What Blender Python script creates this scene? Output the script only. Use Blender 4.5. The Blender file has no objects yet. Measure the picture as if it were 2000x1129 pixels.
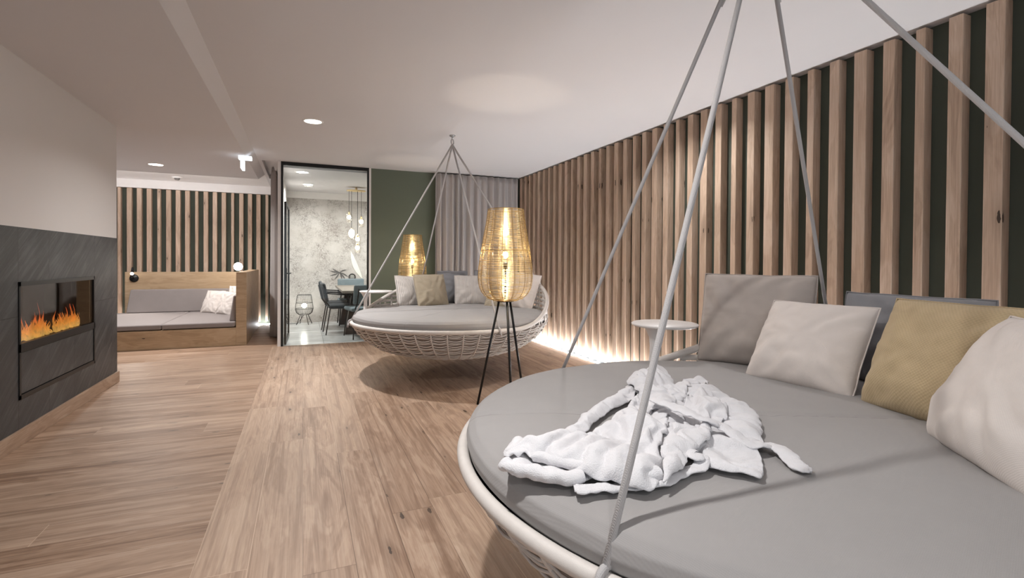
import bpy, math, random
from math import sin, cos, pi, radians as rad, sqrt, atan2, exp, hypot
from mathutils import Matrix, Vector, noise

S = bpy.context.scene
C = S.collection

# ------------------------------------------------------------------ camera
cam = bpy.data.cameras.new('camera')
cam_o = bpy.data.objects.new('camera', cam)
C.objects.link(cam_o)
RGT = Vector((0.9216943, -0.3878584, 0.0067413))
DWN = Vector((0.0018913, -0.0128850, -0.9999152))
FWD = Vector((0.3879124, 0.9216290, -0.0111425))
CAM = Vector((0, 0, 1.25))
FPX, PX, PY = 967.5, 1000.0, 521.0
cam_o.matrix_world = Matrix(((RGT.x, -DWN.x, -FWD.x, CAM.x), (RGT.y, -DWN.y, -FWD.y, CAM.y), (RGT.z, -DWN.z, -FWD.z, CAM.z), (0, 0, 0, 1)))
cam.sensor_width = 36
cam.lens = FPX / 2000 * 36
cam.shift_y = -(564.5 - PY) / 2000
cam.clip_start = 0.02
S.camera = cam_o

# ------------------------------------------------------------------ exposure, world, lights
S.view_settings.view_transform = 'Standard'
S.view_settings.look = 'None'
S.view_settings.gamma = 1
S.view_settings.exposure = -0.1
S.view_settings.use_curve_mapping = False
w = bpy.data.worlds.new('world')
S.world = w
w.use_nodes = True
w.node_tree.nodes['Background'].inputs[0].default_value = (0.90, 0.95, 1.0, 1)
w.node_tree.nodes['Background'].inputs[1].default_value = 0.75


def light(name, kind, loc, energy, color=(1, .93, .86), size=.1, spread=160, rot=(0, 0, 0), size_y=None, blend=.5, cone=120):
    l = bpy.data.lights.new(name, kind)
    l.energy = energy
    l.color = color
    if kind == 'AREA':
        l.shape = 'DISK' if size_y is None else 'RECTANGLE'
        l.size = size
        if size_y: l.size_y = size_y
        l.spread = rad(spread)
    elif kind == 'SPOT':
        l.spot_size = rad(cone); l.spot_blend = blend; l.shadow_soft_size = size
    else:
        l.shadow_soft_size = size
    o = bpy.data.objects.new(name, l)
    C.objects.link(o)
    o.location = loc
    o.rotation_euler = rot
    return o


WARM = (1, .98, .96)
# recessed ceiling downlights of the lounge: two in sight, one read off rope shadows, the rest added for even fill
DOWNLIGHTS = [(.086, 5.45, 2.655, 46), (-1.92, 8.40, 2.575, 58)]
for i, (x, y, z, e) in enumerate(DOWNLIGHTS + [(.086, 1.40, 2.655, 30), (.086, -1.2, 2.655, 20), (2.75, 3.4, 2.655, 16)]):
    light('downlight_and_fill_glow', 'AREA', (x, y, z - .022), e, WARM, .10, 150)
light('dining_downlight_glow', 'AREA', (.075, 9.60, 2.57), 34, (1, .97, .93), .1, 160)
light('dining_downlight_glow', 'AREA', (-.02, 8.3, 2.57), 18, (1, .97, .93), .1, 160)
light('dining_downlight_glow', 'AREA', (2.0, 9.3, 2.57), 80, (1, .97, .93), .1, 170)
# cove light above the batten wall and in the lounge recess, LED lines in the floor under the battens
light('cove_glow', 'AREA', (-2.3, 9.30, 2.60), 16, (1, .97, .96), 2.6, 170, (rad(112), 0, 0), .04)


# ------------------------------------------------------------------ node helpers
class NT:
    def __init__(s, name, rough=.6, metal=0, spec=.5):
        s.m = bpy.data.materials.new(name)
        s.m.use_nodes = True
        s.t = s.m.node_tree
        s.n = s.t.nodes
        s.b = s.n['Principled BSDF']
        s.b.inputs['Roughness'].default_value = rough
        s.b.inputs['Metallic'].default_value = metal
        s.b.inputs['Specular IOR Level'].default_value = spec

    def put(s, sock, v):
        if v is None: return
        if hasattr(v, 'links'): s.t.links.new(v, sock)
        elif isinstance(v, (tuple, list)) and len(v) == 3 and sock.type == 'RGBA': sock.default_value = (*v, 1)
        else: sock.default_value = v

    def node(s, typ, ins=None, out=0, **kw):
        n = s.n.new(typ)
        for k, v in kw.items(): setattr(n, k, v)
        for k, v in (ins or {}).items(): s.put(n.inputs[k], v)
        return n.outputs[out]

    def math(s, op, a, b=None, c=None):
        n = s.n.new('ShaderNodeMath')
        n.operation = op
        for i, v in enumerate((a, b, c)): s.put(n.inputs[i], v)
        return n.outputs[0]

    def pos(s): return s.node('ShaderNodeNewGeometry', out='Position')
    def obj(s): return s.node('ShaderNodeTexCoord', out='Object')

    def sep(s, v):
        n = s.n.new('ShaderNodeSeparateXYZ'); s.put(n.inputs[0], v)
        return n.outputs

    def comb(s, x, y, z):
        n = s.n.new('ShaderNodeCombineXYZ')
        for i, v in enumerate((x, y, z)): s.put(n.inputs[i], v)
        return n.outputs[0]

    def noise(s, vec, scale=5, detail=3, rough=.5, dist=0, out='Fac'):
        return s.node('ShaderNodeTexNoise', {'Vector': vec, 'Scale': scale, 'Detail': detail, 'Roughness': rough, 'Distortion': dist}, out)

    def ramp(s, fac, stops):
        n = s.n.new('ShaderNodeValToRGB')
        s.put(n.inputs[0], fac)
        e = n.color_ramp.elements
        while len(e) < len(stops): e.new(.5)
        for i, (p, c) in enumerate(stops):
            e[i].position = p
            e[i].color = (*c, 1) if isinstance(c, (tuple, list)) else (c, c, c, 1)
        return n.outputs[0]

    def mix(s, fac, a, b, mode='MIX'):
        n = s.n.new('ShaderNodeMix')
        n.data_type = 'RGBA'; n.blend_type = mode
        s.put(n.inputs[0], fac); s.put(n.inputs[6], a); s.put(n.inputs[7], b)
        return n.outputs[2]

    def scale(s, v, xyz):
        n = s.n.new('ShaderNodeMapping'); s.put(n.inputs[0], v)
        n.inputs['Scale'].default_value = xyz
        return n.outputs[0]

    def color(s, c): s.put(s.b.inputs['Base Color'], c); return s

    def bump(s, h, strength=.3, dist=.01):
        n = s.node('ShaderNodeBump', {'Height': h, 'Strength': strength, 'Distance': dist})
        s.t.links.new(n, s.b.inputs['Normal']); return s


def lin(r, g, b):
    f = lambda c: (c / 255 / 12.92) if c <= 10 else (((c / 255) + .055) / 1.055) ** 2.4
    return (f(r), f(g), f(b))


def plain(name, rgb, rough=.6, metal=0, spec=.5, mottle=.05, scale=6, bump=0, bscale=300):
    t = NT(name, rough, metal, spec)
    p = t.obj()
    c = lin(*rgb)
    f = t.noise(p, scale, 3)
    t.color(t.mix(f, tuple(v * (1 - mottle) for v in c), tuple(min(1, v * (1 + mottle)) for v in c)))
    if bump: t.bump(t.noise(p, bscale, 2), bump, .002)
    return t.m


def grain(t, u, v, w_, dark, mid, light_, seed=None, knots=True):
    """wood grain running along u (metres), across v, third axis w_"""
    sd = seed if seed is not None else 0.0
    uu = t.math('ADD', u, t.math('MULTIPLY', sd, 37.0))
    vv = t.math('ADD', v, t.math('MULTIPLY', sd, 11.0))
    lo = t.comb(t.math('MULTIPLY', uu, .9), t.math('MULTIPLY', vv, 5.0), t.math('MULTIPLY', w_, 5.0))
    base = t.noise(lo, 1.6, 4, .55, .6)
    rings = t.math('SINE', t.math('MULTIPLY', base, 46.0))
    fine = t.noise(t.comb(t.math('MULTIPLY', uu, 4.0), t.math('MULTIPLY', vv, 150.0), t.math('MULTIPLY', w_, 150.0)), 1.0, 3, .6)
    f = t.math('ADD', t.math('MULTIPLY', rings, .04), t.math('MULTIPLY_ADD', fine, .45, t.math('MULTIPLY', base, .55)))
    col = t.ramp(f, [(.28, dark), (.50, mid), (.72, light_)])
    h = fine
    if knots:
        kv = t.comb(t.math('MULTIPLY', uu, 1.1), t.math('MULTIPLY', t.math('ADD', vv, w_ if knots == 'both' else 0.0), 4.2), 0.0)
        n = t.n.new('ShaderNodeTexVoronoi'); n.voronoi_dimensions = '2D'; t.put(n.inputs['Vector'], kv); n.inputs['Scale'].default_value = 1.6
        wob = t.noise(t.comb(t.math('MULTIPLY', uu, 30.0), t.math('MULTIPLY', vv, 60.0), t.math('MULTIPLY', w_, 60.0)), 1.0, 2)
        d = t.math('ADD', n.outputs['Distance'], t.math('MULTIPLY', t.math('SUBTRACT', wob, .5), .09))
        cr_ = t.sep(n.outputs['Color'])
        pick = t.math('GREATER_THAN', cr_[0], .62)
        core = t.math('MULTIPLY', t.math('LESS_THAN', d, t.math('MULTIPLY_ADD', cr_[1], .055, .012)), pick)
        halo = t.math('MULTIPLY', t.ramp(d, [(0, 1), (.30, 0)]), pick)
        col = t.mix(t.math('MULTIPLY', halo, .40), col, tuple(v * .45 for v in dark))
        col = t.mix(core, col, lin(46, 34, 28))
    return col, h


def wood(name, axis, dark, mid, light_, rough=.55, knots='both', bump=.15, objrand=True):
    t = NT(name, rough, 0, .35)
    o = t.sep(t.pos())
    idx = {'x': (0, 1, 2), 'y': (1, 0, 2), 'z': (2, 0, 1)}[axis]
    sd = None
    if objrand:
        sd = t.node('ShaderNodeObjectInfo', out='Random')
    col, h = grain(t, o[idx[0]], o[idx[1]], o[idx[2]], lin(*dark), lin(*mid), lin(*light_), sd, knots)
    if objrand:
        col = t.mix(t.math('MULTIPLY', sd, .3), col, tuple(v * .72 for v in lin(*mid)))
    t.color(col).bump(h, bump, .002)
    return t.m


def planks(name, axis, wid, leng, off, dark, mid, light_):
    t = NT(name, .38, 0, .28)
    o = t.sep(t.pos())
    along, across = (o[0], o[1]) if axis == 'x' else (o[1], o[0])
    r = t.math('DIVIDE', t.math('ADD', across, off), wid)
    row = t.math('FLOOR', r)
    fr = t.math('FRACT', r)
    rnd = t.node('ShaderNodeTexWhiteNoise', {'W': row}, noise_dimensions='1D')
    a = t.math('ADD', t.math('DIVIDE', along, leng), t.math('MULTIPLY', rnd, 7.31))
    col_i = t.math('FLOOR', a)
    fa = t.math('FRACT', a)
    sd = t.node('ShaderNodeTexWhiteNoise', {'Vector': t.comb(row, col_i, 3.3)}, 0, noise_dimensions='3D')
    sd2 = t.node('ShaderNodeTexWhiteNoise', {'Vector': t.comb(col_i, row, 8.1)}, 0, noise_dimensions='3D')
    col, h = grain(t, along, across, t.math('MULTIPLY', sd2, 20.0), lin(*dark), lin(*mid), lin(*light_), sd)
    strk = t.noise(t.comb(t.math('MULTIPLY_ADD', sd, 31.0, t.math('MULTIPLY', along, .8)), t.math('MULTIPLY_ADD', sd, 9.0, t.math('MULTIPLY', across, 22.0)), sd2), 1.0, 4, .6, .8)
    col = t.mix(t.math('MULTIPLY', t.ramp(strk, [(.50, 0), (.66, 1)]), .70), col, lin(*dark))
    col = t.mix(t.math('MULTIPLY', t.ramp(strk, [(.30, 1), (.44, 0)]), .45), col, lin(*light_))
    col = t.mix(t.math('MULTIPLY', sd, .30), col, tuple(v * .66 for v in lin(*mid)))
    col = t.mix(t.math('MULTIPLY', sd2, .28), col, lin(*light_))
    e1 = t.math('MINIMUM', fr, t.math('SUBTRACT', 1.0, fr))
    e2 = t.math('MINIMUM', fa, t.math('SUBTRACT', 1.0, fa))
    g1 = t.math('LESS_THAN', e1, .008)
    g2 = t.math('LESS_THAN', e2, .0006)
    g = t.math('MAXIMUM', g1, g2)
    pale = t.math('GREATER_THAN', sd2, .55)
    gcol = t.mix(pale, lin(95, 72, 58), lin(214, 190, 168))  # on some planks the bevel highlights along the seams are painted in pale
    col = t.mix(t.math('MULTIPLY', g, .75), col, gcol)
    t.color(col)
    t.put(t.b.inputs['Roughness'], t.math('MULTIPLY_ADD', h, .2, .36))
    t.bump(t.math('SUBTRACT', t.math('MULTIPLY', h, .15), g), .25, .002)
    return t.m


def fabric(name, rgb, weave=900, stripes=None, mott=.06, bump=.35, rough=.9, seam=False):
    t = NT(name, rough, 0, .15)
    p = t.obj()
    o = t.sep(p)
    c = lin(*rgb)
    wv = t.math('MULTIPLY', t.math('SINE', t.math('MULTIPLY', o[0], weave)), t.math('SINE', t.math('MULTIPLY', o[1], weave)))
    f = t.math('MULTIPLY_ADD', wv, .18, t.noise(p, 9, 4, .6))
    col = t.mix(f, tuple(v * (1 - mott * 2) for v in c), tuple(min(1, v * (1 + mott)) for v in c))
    h = t.math('MULTIPLY_ADD', wv, .5, t.noise(p, 240, 2))
    if stripes:
        st = t.math('SINE', t.math('MULTIPLY', o[0], 2 * pi / stripes))
        k = t.ramp(st, [(.35, 0), (.75, 1)])
        col = t.mix(k, tuple(v * .62 for v in c), col)
        h = t.math('ADD', h, t.math('MULTIPLY', st, 1.5))
    if seam:
        ln_ = t.math('LESS_THAN', t.math('ABSOLUTE', t.math('ADD', o[1], .05)), .0016)
        col = t.mix(t.math('MULTIPLY', ln_, .45), col, tuple(v * .45 for v in c))
    t.color(col)
    t.b.inputs['Sheen Weight'].default_value = .15
    t.bump(h, bump, .0012)
    return t.m


def emis(name, rgb, strength):
    t = NT(name)
    t.b.inputs['Base Color'].default_value = (*rgb, 1)
    t.b.inputs['Emission Color'].default_value = (*rgb, 1)
    t.b.inputs['Emission Strength'].default_value = strength
    return t.m


def glass(name, tint=(1, 1, 1), gloss=1.0):
    m = bpy.data.materials.new(name)
    m.use_nodes = True
    t = m.node_tree
    t.nodes.clear()
    out = t.nodes.new('ShaderNodeOutputMaterial')
    tr = t.nodes.new('ShaderNodeBsdfTransparent'); tr.inputs[0].default_value = (*tint, 1)
    gl = t.nodes.new('ShaderNodeBsdfGlossy'); gl.inputs['Roughness'].default_value = 0.0
    fr = t.nodes.new('ShaderNodeFresnel'); fr.inputs[0].default_value = 1.45
    mu = t.nodes.new('ShaderNodeMath'); mu.operation = 'MULTIPLY'; mu.inputs[1].default_value = gloss
    mx = t.nodes.new('ShaderNodeMixShader')
    t.links.new(fr.outputs[0], mu.inputs[0]); t.links.new(mu.outputs[0], mx.inputs[0])
    t.links.new(tr.outputs[0], mx.inputs[1]); t.links.new(gl.outputs[0], mx.inputs[2])
    t.links.new(mx.outputs[0], out.inputs[0])
    return m


M = {}
M['ceiling'] = plain('white_plaster', (204, 201, 202), .85, mottle=.015, scale=1.5)
M['wall_white'] = plain('white_wall_paint', (212, 208, 206), .85, mottle=.015, scale=1.5)
M['wall_green'] = plain('olive_green_paint', (96, 104, 90), .7, mottle=.03, scale=2)
M['wall_dark'] = plain('dark_green_paint', (74, 80, 70), .75, mottle=.03, scale=2)
M['oak_slat'] = wood('oak_batten', 'z', (160, 136, 117), (200, 175, 154), (222, 202, 184), .6)
M['oak_floor_x'] = planks('oak_floor_crosswise', 'x', .20, 2.2, .03, (104, 74, 54), (164, 134, 111), (200, 174, 153))
M['oak_floor_y'] = planks('oak_floor_lengthwise', 'y', .204, 2.4, .41 + .204 * 40, (120, 90, 70), (178, 149, 127), (210, 186, 165))
M['oak_bed'] = wood('oak_veneer', 'x', (146, 120, 92), (180, 154, 124), (198, 174, 146), .5, 'both', .08)
M['oak_trim'] = wood('oak_skirting', 'y', (124, 98, 80), (158, 132, 112), (184, 160, 140), .5, False)
M['black'] = plain('black_metal', (20, 20, 22), .4, .3)
M['black_matt'] = plain('matt_black', (26, 26, 27), .6)
M['white_paint'] = plain('white_lacquer', (228, 224, 222), .4)
M['cord'] = fabric('light_grey_rope', (188, 185, 185), 1800, None, .05, .5)
M['wicker'] = plain('off_white_wicker', (214, 208, 203), .55, mottle=.08, scale=30, bump=.2, bscale=500)
M['wicker_in'] = plain('wicker_lining', (150, 138, 130), .7, mottle=.12, scale=40)
M['seat'] = fabric('grey_outdoor_fabric', (160, 157, 156), 1300, None, .03, .2, seam=True)
M['pillow_taupe'] = fabric('taupe_fabric', (186, 176, 169), 1200)
M['pillow_cream'] = fabric('cream_fabric', (226, 217, 211), 1200, None, .05, .3)
M['pillow_mustard'] = fabric('mustard_weave', (196, 175, 140), 520, None, .12, .6)
M['pillow_beige'] = fabric('beige_fabric', (174, 162, 142), 1000, None, .08)
M['pillow_grey'] = fabric('cool_grey_fabric', (142, 142, 146), 1200)
M['pillow_stripe'] = fabric('striped_cream_fabric', (226, 219, 214), 1200, .018)
M['terry'] = plain('white_terry_cloth', (222, 221, 224), .95, 0, .1, .05, 60, 1.0, 330)
M['curtain'] = fabric('grey_curtain_fabric', (180, 174, 172), 1500, None, .03, .1)
M['brass'] = plain('brass_wire', (236, 212, 162), .3, 1.0, mottle=.03)
M['brass_dark'] = plain('aged_brass_rib', (178, 146, 92), .35, 1.0)
M['chrome'] = plain('galvanised_steel', (170, 170, 172), .3, 1.0)
M['bulb'] = emis('bulb_filament', (1, .86, .62), 60)
M['bulb_glass'] = glass('clear_bulb_glass', (1, .98, .94), .35)
M['glass'] = glass('clear_door_glass', (.97, .99, .98), 1.0)
M['fire_glass'] = glass('smoked_fire_glass', (.85, .83, .80), .3)
M['downlight'] = emis('downlight_lens', (1, .96, .9), 9)
M['led'] = emis('led_line', (.95, .97, 1), 165)
M['grey_seat'] = fabric('daybed_grey_upholstery', (140, 132, 130), 1300, None, .03, .15)
M['teal'] = fabric('slate_blue_fabric', (108, 120, 126), 1200)
M['dark_fabric'] = fabric('charcoal_fabric', (58, 62, 66), 1200)
M['table_top'] = plain('greige_table_top', (128, 120, 112), .45, mottle=.08)
M['brown_dark'] = plain('dark_brown_steel', (38, 28, 26), .5)


def slate():
    t = NT('dark_slate', .45, 0, .4)
    o = t.sep(t.pos())
    y, z = o[1], o[2]
    cy = t.math('DIVIDE', t.math('SUBTRACT', y, 4.286), .433)
    half = t.math('FLOOR', cy)
    st = t.math('MULTIPLY', t.math('FRACT', t.math('MULTIPLY', half, .5)), .0)
    cz = t.math('DIVIDE', t.math('SUBTRACT', z, t.math('ADD', -.035, st)), .895)
    fy, fz = t.math('FRACT', cy), t.math('FRACT', cz)
    idn = t.node('ShaderNodeTexWhiteNoise', {'Vector': t.comb(half, t.math('FLOOR', cz), 1.7)}, 0, noise_dimensions='3D')
    u = t.math('ADD', t.math('MULTIPLY', y, .80), t.math('MULTIPLY', z, .60))
    v = t.math('SUBTRACT', t.math('MULTIPLY', z, .80), t.math('MULTIPLY', y, .60))
    n1 = t.noise(t.comb(t.math('MULTIPLY', u, 1.3), t.math('MULTIPLY', v, 16.0), t.math('MULTIPLY', idn, 9.0)), 1.5, 8, .68, .6)
    n2 = t.noise(t.comb(y, z, idn), 3, 3)
    f = t.math('MULTIPLY_ADD', n2, .35, t.math('MULTIPLY', n1, .65))
    col = t.ramp(f, [(.30, lin(36, 36, 38)), (.50, lin(58, 59, 60)), (.72, lin(96, 97, 98))])
    col = t.mix(t.math('MULTIPLY', idn, .25), col, lin(60, 58, 60))
    e = t.math('MINIMUM', t.math('MINIMUM', fy, t.math('SUBTRACT', 1.0, fy)), t.math('MULTIPLY', t.math('MINIMUM', fz, t.math('SUBTRACT', 1.0, fz)), 2.0))
    g = t.math('LESS_THAN', e, .006)
    col = t.mix(g, col, lin(36, 35, 36))
    t.color(col).bump(t.math('SUBTRACT', n1, g), .5, .006)
    return t.m


M['slate'] = slate()


def mural():
    t = NT('mottled_mural_plaster', .8)
    p = t.pos()
    n1 = t.noise(p, 1.3, 4, .6)
    n2 = t.noise(p, 55, 5, .75)
    n3 = t.noise(p, 3.5, 5, .7)
    base = t.ramp(n1, [(.3, lin(200, 196, 193)), (.6, lin(180, 174, 169)), (.8, lin(160, 152, 146))])
    sp = t.math('MULTIPLY', t.ramp(n3, [(.44, 0), (.66, 1)]), t.ramp(n2, [(.42, 0), (.62, 1)]))
    col = t.mix(t.math('MULTIPLY', sp, .95), base, lin(96, 86, 80))
    pale = t.math('MULTIPLY', t.ramp(n2, [(.30, 1), (.44, 0)]), .35)
    col = t.mix(pale, col, lin(238, 236, 232))
    t.color(col)
    return t.m


M['mural'] = mural()


def tile_floor():
    t = NT('grey_tile', .22, 0, .5)
    o = t.sep(t.pos())
    fx = t.math('FRACT', t.math('DIVIDE', t.math('ADD', o[0], 9.72), 1.0))
    fy = t.math('FRACT', t.math('DIVIDE', t.math('ADD', o[1], .2), 1.2))
    e = t.math('MINIMUM', fx, fy)
    g = t.math('LESS_THAN', e, .008)
    n = t.noise(t.scale(t.pos(), (1, 3, 1)), 2.2, 5, .6)
    col = t.ramp(n, [(.3, lin(168, 170, 171)), (.7, lin(206, 208, 209))])
    t.color(t.mix(g, col, lin(150, 150, 150)))
    return t.m


M['tile'] = tile_floor()


def flame_mat():
    t = NT('flame')
    o = t.sep(t.obj())
    n = t.noise(t.obj(), 22, 3, .6)
    f = t.math('MULTIPLY_ADD', t.math('SUBTRACT', n, .5), .5, t.math('DIVIDE', o[2], .26))
    col = t.ramp(f, [(.0, (1, .62, .16)), (.3, (1, .36, .05)), (.62, (.85, .14, .03)), (1, (.30, .03, .02))])
    t.put(t.b.inputs['Emission Color'], col)
    t.put(t.b.inputs['Emission Strength'], t.ramp(n, [(.3, .6), (.7, 1.5)]))
    t.b.inputs['Base Color'].default_value = (.1, .03, .01, 1)
    return t.m


M['flame'] = flame_mat()


# ------------------------------------------------------------------ mesh helpers
class MB:
    def __init__(s):
        s.v = []; s.f = []; s.sm = []

    def add(s, vs, fs, smooth=False):
        b = len(s.v)
        s.v += [tuple(v) for v in vs]
        s.f += [tuple(i + b for i in f) for f in fs]
        s.sm += [smooth] * len(fs)
        return s

    def box(s, x0, x1, y0, y1, z0, z1, T=None):
        vs = [Vector((x, y, z)) for x in (x0, x1) for y in (y0, y1) for z in (z0, z1)]
        if T: vs = [T @ v for v in vs]
        return s.add(vs, [(0, 1, 3, 2), (4, 6, 7, 5), (0, 4, 5, 1), (2, 3, 7, 6), (0, 2, 6, 4), (1, 5, 7, 3)])

    def tube(s, pts, r, n=8, closed=False, cap=True, ry=None, up=None):
        pts = [Vector(p) for p in pts]
        k = len(pts)
        rs = r if isinstance(r, (list, tuple)) else [r] * k
        rys = rs if ry is None else (ry if isinstance(ry, (list, tuple)) else [ry] * k)
        vs = []
        nrm = None
        for i, p in enumerate(pts):
            a = pts[(i - 1) % k] if closed or i else pts[0]
            b = pts[(i + 1) % k] if closed or i < k - 1 else pts[-1]
            t = (b - a).normalized()
            if up is not None:
                side = t.cross(Vector(up)).normalized()
                nn = side.cross(t).normalized()
                side, nn = side, nn
            else:
                if nrm is None:
                    q = Vector((0, 0, 1)) if abs(t.z) < .9 else Vector((1, 0, 0))
                    nrm = (q - t * q.dot(t)).normalized()
                else:
                    nrm = (nrm - t * nrm.dot(t)).normalized()
                nn = nrm
                side = t.cross(nn)
            for j in range(n):
                th = 2 * pi * j / n
                vs.append(p + side * (rs[i] * cos(th)) + nn * (rys[i] * sin(th)))
        fs = []
        m = k if closed else k - 1
        for i in range(m):
            for j in range(n):
                a = i * n + j; b = i * n + (j + 1) % n
                c = ((i + 1) % k) * n + (j + 1) % n; d = ((i + 1) % k) * n + j
                fs.append((a, b, c, d))
        if cap and not closed:
            fs.append(tuple(reversed(range(n))))
            fs.append(tuple((k - 1) * n + j for j in range(n)))
        return s.add(vs, fs, True)

    def lathe(s, prof, n=48, c=(0, 0, 0), close=False):
        vs = [(c[0] + r * cos(2 * pi * j / n), c[1] + r * sin(2 * pi * j / n), c[2] + z) for r, z in prof for j in range(n)]
        fs = [(i * n + j, i * n + (j + 1) % n, (i + 1) * n + (j + 1) % n, (i + 1) * n + j) for i in range(len(prof) - 1) for j in range(n)]
        if close:
            fs.append(tuple(reversed(range(n))))
            fs.append(tuple((len(prof) - 1) * n + j for j in range(n)))
        return s.add(vs, fs, True)

    def grid(s, fn, nu, nv, wrap=False):
        vs = [fn(i / nu, j / nv) for i in range(nu + (0 if wrap else 1)) for j in range(nv + 1)]
        k = nv + 1
        fs = []
        for i in range(nu):
            ii = (i + 1) % nu if wrap else i + 1
            for j in range(nv):
                fs.append((i * k + j, ii * k + j, ii * k + j + 1, i * k + j + 1))
        return s.add(vs, fs, True)

    def sphere(s, c, r, n=16, sq=(1, 1, 1)):
        prof = [(max(1e-4, r * sin(pi * i / n)), -r * cos(pi * i / n)) for i in range(n + 1)]
        b = len(s.v)
        s.lathe(prof, n * 2)
        for i in range(b, len(s.v)):
            x, y, z = s.v[i]
            s.v[i] = (c[0] + x * sq[0], c[1] + y * sq[1], c[2] + z * sq[2])
        return s

    def build(s, name, mat, parent=None, bevel=0, seg=2, loc=None, solid=0, sub=0):
        me = bpy.data.meshes.new(name)
        me.from_pydata(s.v, [], s.f)
        me.polygons.foreach_set('use_smooth', s.sm)
        me.materials.append(mat)
        me.update()
        o = bpy.data.objects.new(name, me)
        C.objects.link(o)
        if parent: o.parent = parent
        if loc: o.location = loc
        if solid:
            m = o.modifiers.new('thick', 'SOLIDIFY'); m.thickness = solid; m.offset = 0
        if bevel:
            m = o.modifiers.new('bevel', 'BEVEL'); m.width = bevel; m.segments = seg; m.limit_method = 'ANGLE'
        if sub:
            m = o.modifiers.new('sub', 'SUBSURF'); m.levels = sub; m.render_levels = sub
        return o


def tag(o, label=None, cat=None, group=None, kind=None):
    for k, v in (('label', label), ('category', cat), ('group', group), ('kind', kind)):
        if v: o[k] = v
    return o


def empty(name, loc=(0, 0, 0), rz=0, label=None, cat=None, group=None):
    o = bpy.data.objects.new(name, None)
    C.objects.link(o)
    o.location = loc
    o.rotation_euler = (0, 0, rz)
    o.empty_display_size = .1
    return tag(o, label, cat, group)


def struct(name, boxes, mat, bevel=0, parent=None):
    b = MB()
    for q in boxes: b.box(*q)
    return tag(b.build(name, mat, parent, bevel), kind='structure')


def cp(o, parent=None):
    c = o.copy()
    C.objects.link(c)
    c.parent = parent
    for ch in list(o.children): cp(ch, c)
    return c


def fbm(x, y, z=0, s=1.0):
    return noise.noise(Vector((x * s, y * s, z)))


# ------------------------------------------------------------------ setting
YB = 7.86
H = 2.66
struct('floor', [(-.41, 3.36, -1.5, YB + .03, -.1, 0)], M['oak_floor_y'])
struct('floor', [(-5.0, -.41, -1.5, 10.82, -.1, 0), (-.41, -.30, YB + .03, 10.82, -.1, 0)], M['oak_floor_x'])
struct('floor', [(-.30, 3.9, YB + .03, 10.82, -.1, .001)], M['tile'])
struct('wall_right', [(3.45, 3.6, -1.5, YB + .1, 0, 2.8)], M['wall_dark'])
struct('wall_back', [(.95, 3.45, YB, YB + .12, 0, 2.8)], M['wall_green'])
struct('wall_lounge', [(-5.0, -.36, 10.80, 10.95, 0, 2.8)], M['wall_dark'])
struct('wall_partition', [(-.345, -.302, YB, 10.80, 0, 2.8)], M['wall_white'])
struct('wall_dining', [(-.302, 3.9, 10.70, 10.85, 0, 2.49)], M['mural'])
struct('wall_dining_side', [(3.75, 3.9, YB + .12, 10.70, 0, 2.8)], M['wall_white'])
struct('wall_left', [(-2.3, -1.742, .6, 6.17, 1.455, 2.58), (-2.3, -1.76, .6, 4.28, 0, 1.455), (-2.3, -1.76, 5.585, 6.17, 0, 1.455), (-2.3, -1.76, 4.28, 5.585, 0, .30), (-2.3, -1.76, 4.28, 5.585, 1.10, 1.455), (-2.3, -2.12, 4.28, 5.585, .3, 1.10)], M['wall_white'])
struct('wall_left_end', [(-5.1, -5.0, .6, 10.95, 0, 2.8)], M['wall_white'])
# ceilings: main slab, lower slab over the walkway with a sloping joint, recess over the daybed
struct('ceiling', [(-.595, 3.46, -1.5, YB + .02, H, H + .14), (-.595, -.55, YB + .02, 10.80, H, H + .14), (-.42, -.302, YB + .02, 10.80, H, H + .14),
                   (-.55, -.42, 9.6, 10.80, H, H + .14), (-.55, -.42, YB + .02, 9.6, H + .07, H + .14)], M['ceiling'])
b = MB()
b.add([(-.69, -1.5, 2.58), (-.595, -1.5, H), (-.595, 9.2, H), (-.69, 9.2, 2.58), (-.69, -1.5, H + .14), (-.595, -1.5, H + .14), (-.595, 9.2, H + .14), (-.69, 9.2, H + .14)],
      [(0, 1, 2, 3), (4, 7, 6, 5), (0, 4, 5, 1), (3, 2, 6, 7)])
tag(b.build('ceiling', M['ceiling']), kind='structure')
struct('ceiling', [(-5.0, -.69, -1.5, 9.2, 2.58, 2.8)], M['ceiling'])
struct('ceiling', [(-5.0, -.595, 9.2, 10.80, H, 2.8)], M['white_paint'])
struct('trim_1', [(-5.0, -.42, 10.70, 10.80, 2.51, H)], M['white_paint'])
struct('ceiling', [(-.302, 3.9, YB + .12, 10.85, 2.60, 2.8)], M['ceiling'])
struct('trim_2', [(-.302, 3.75, 10.66, 10.70, 2.47, 2.60)], M['white_paint'])
struct('baseboard_left', [(-1.76, -1.725, .6, 6.19, 0, .108), (-2.3, -1.76, 6.17, 6.19, 0, .108)], M['oak_trim'], .003)
struct('trim_3', [(.918, .952, YB - .012, YB + .05, 0, H)], M['white_paint'])
struct('trim_4', [(-.342, -.30, YB - .01, YB, 0, H)], M['white_paint'])

# slate cladding round the fireplace
sc = MB()
X = -1.74
for q in ((X - .018, X, .6, 4.286, .108, 1.455), (X - .018, X, 5.578, 6.172, .108, 1.455), (X - .018, X, 4.286, 5.578, 1.09, 1.455), (X - .018, X, 4.286, 5.578, .108, .304)):
    sc.box(*q)
tag(sc.build('slate_cladding', M['slate']), 'dark grey slate tile cladding on the lower wall around the electric fireplace', 'wall cladding')

# battens
def battens(root, place, mat, items):
    for q in items:
        MB().box(*q).build('slat', mat, root, .004)


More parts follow.
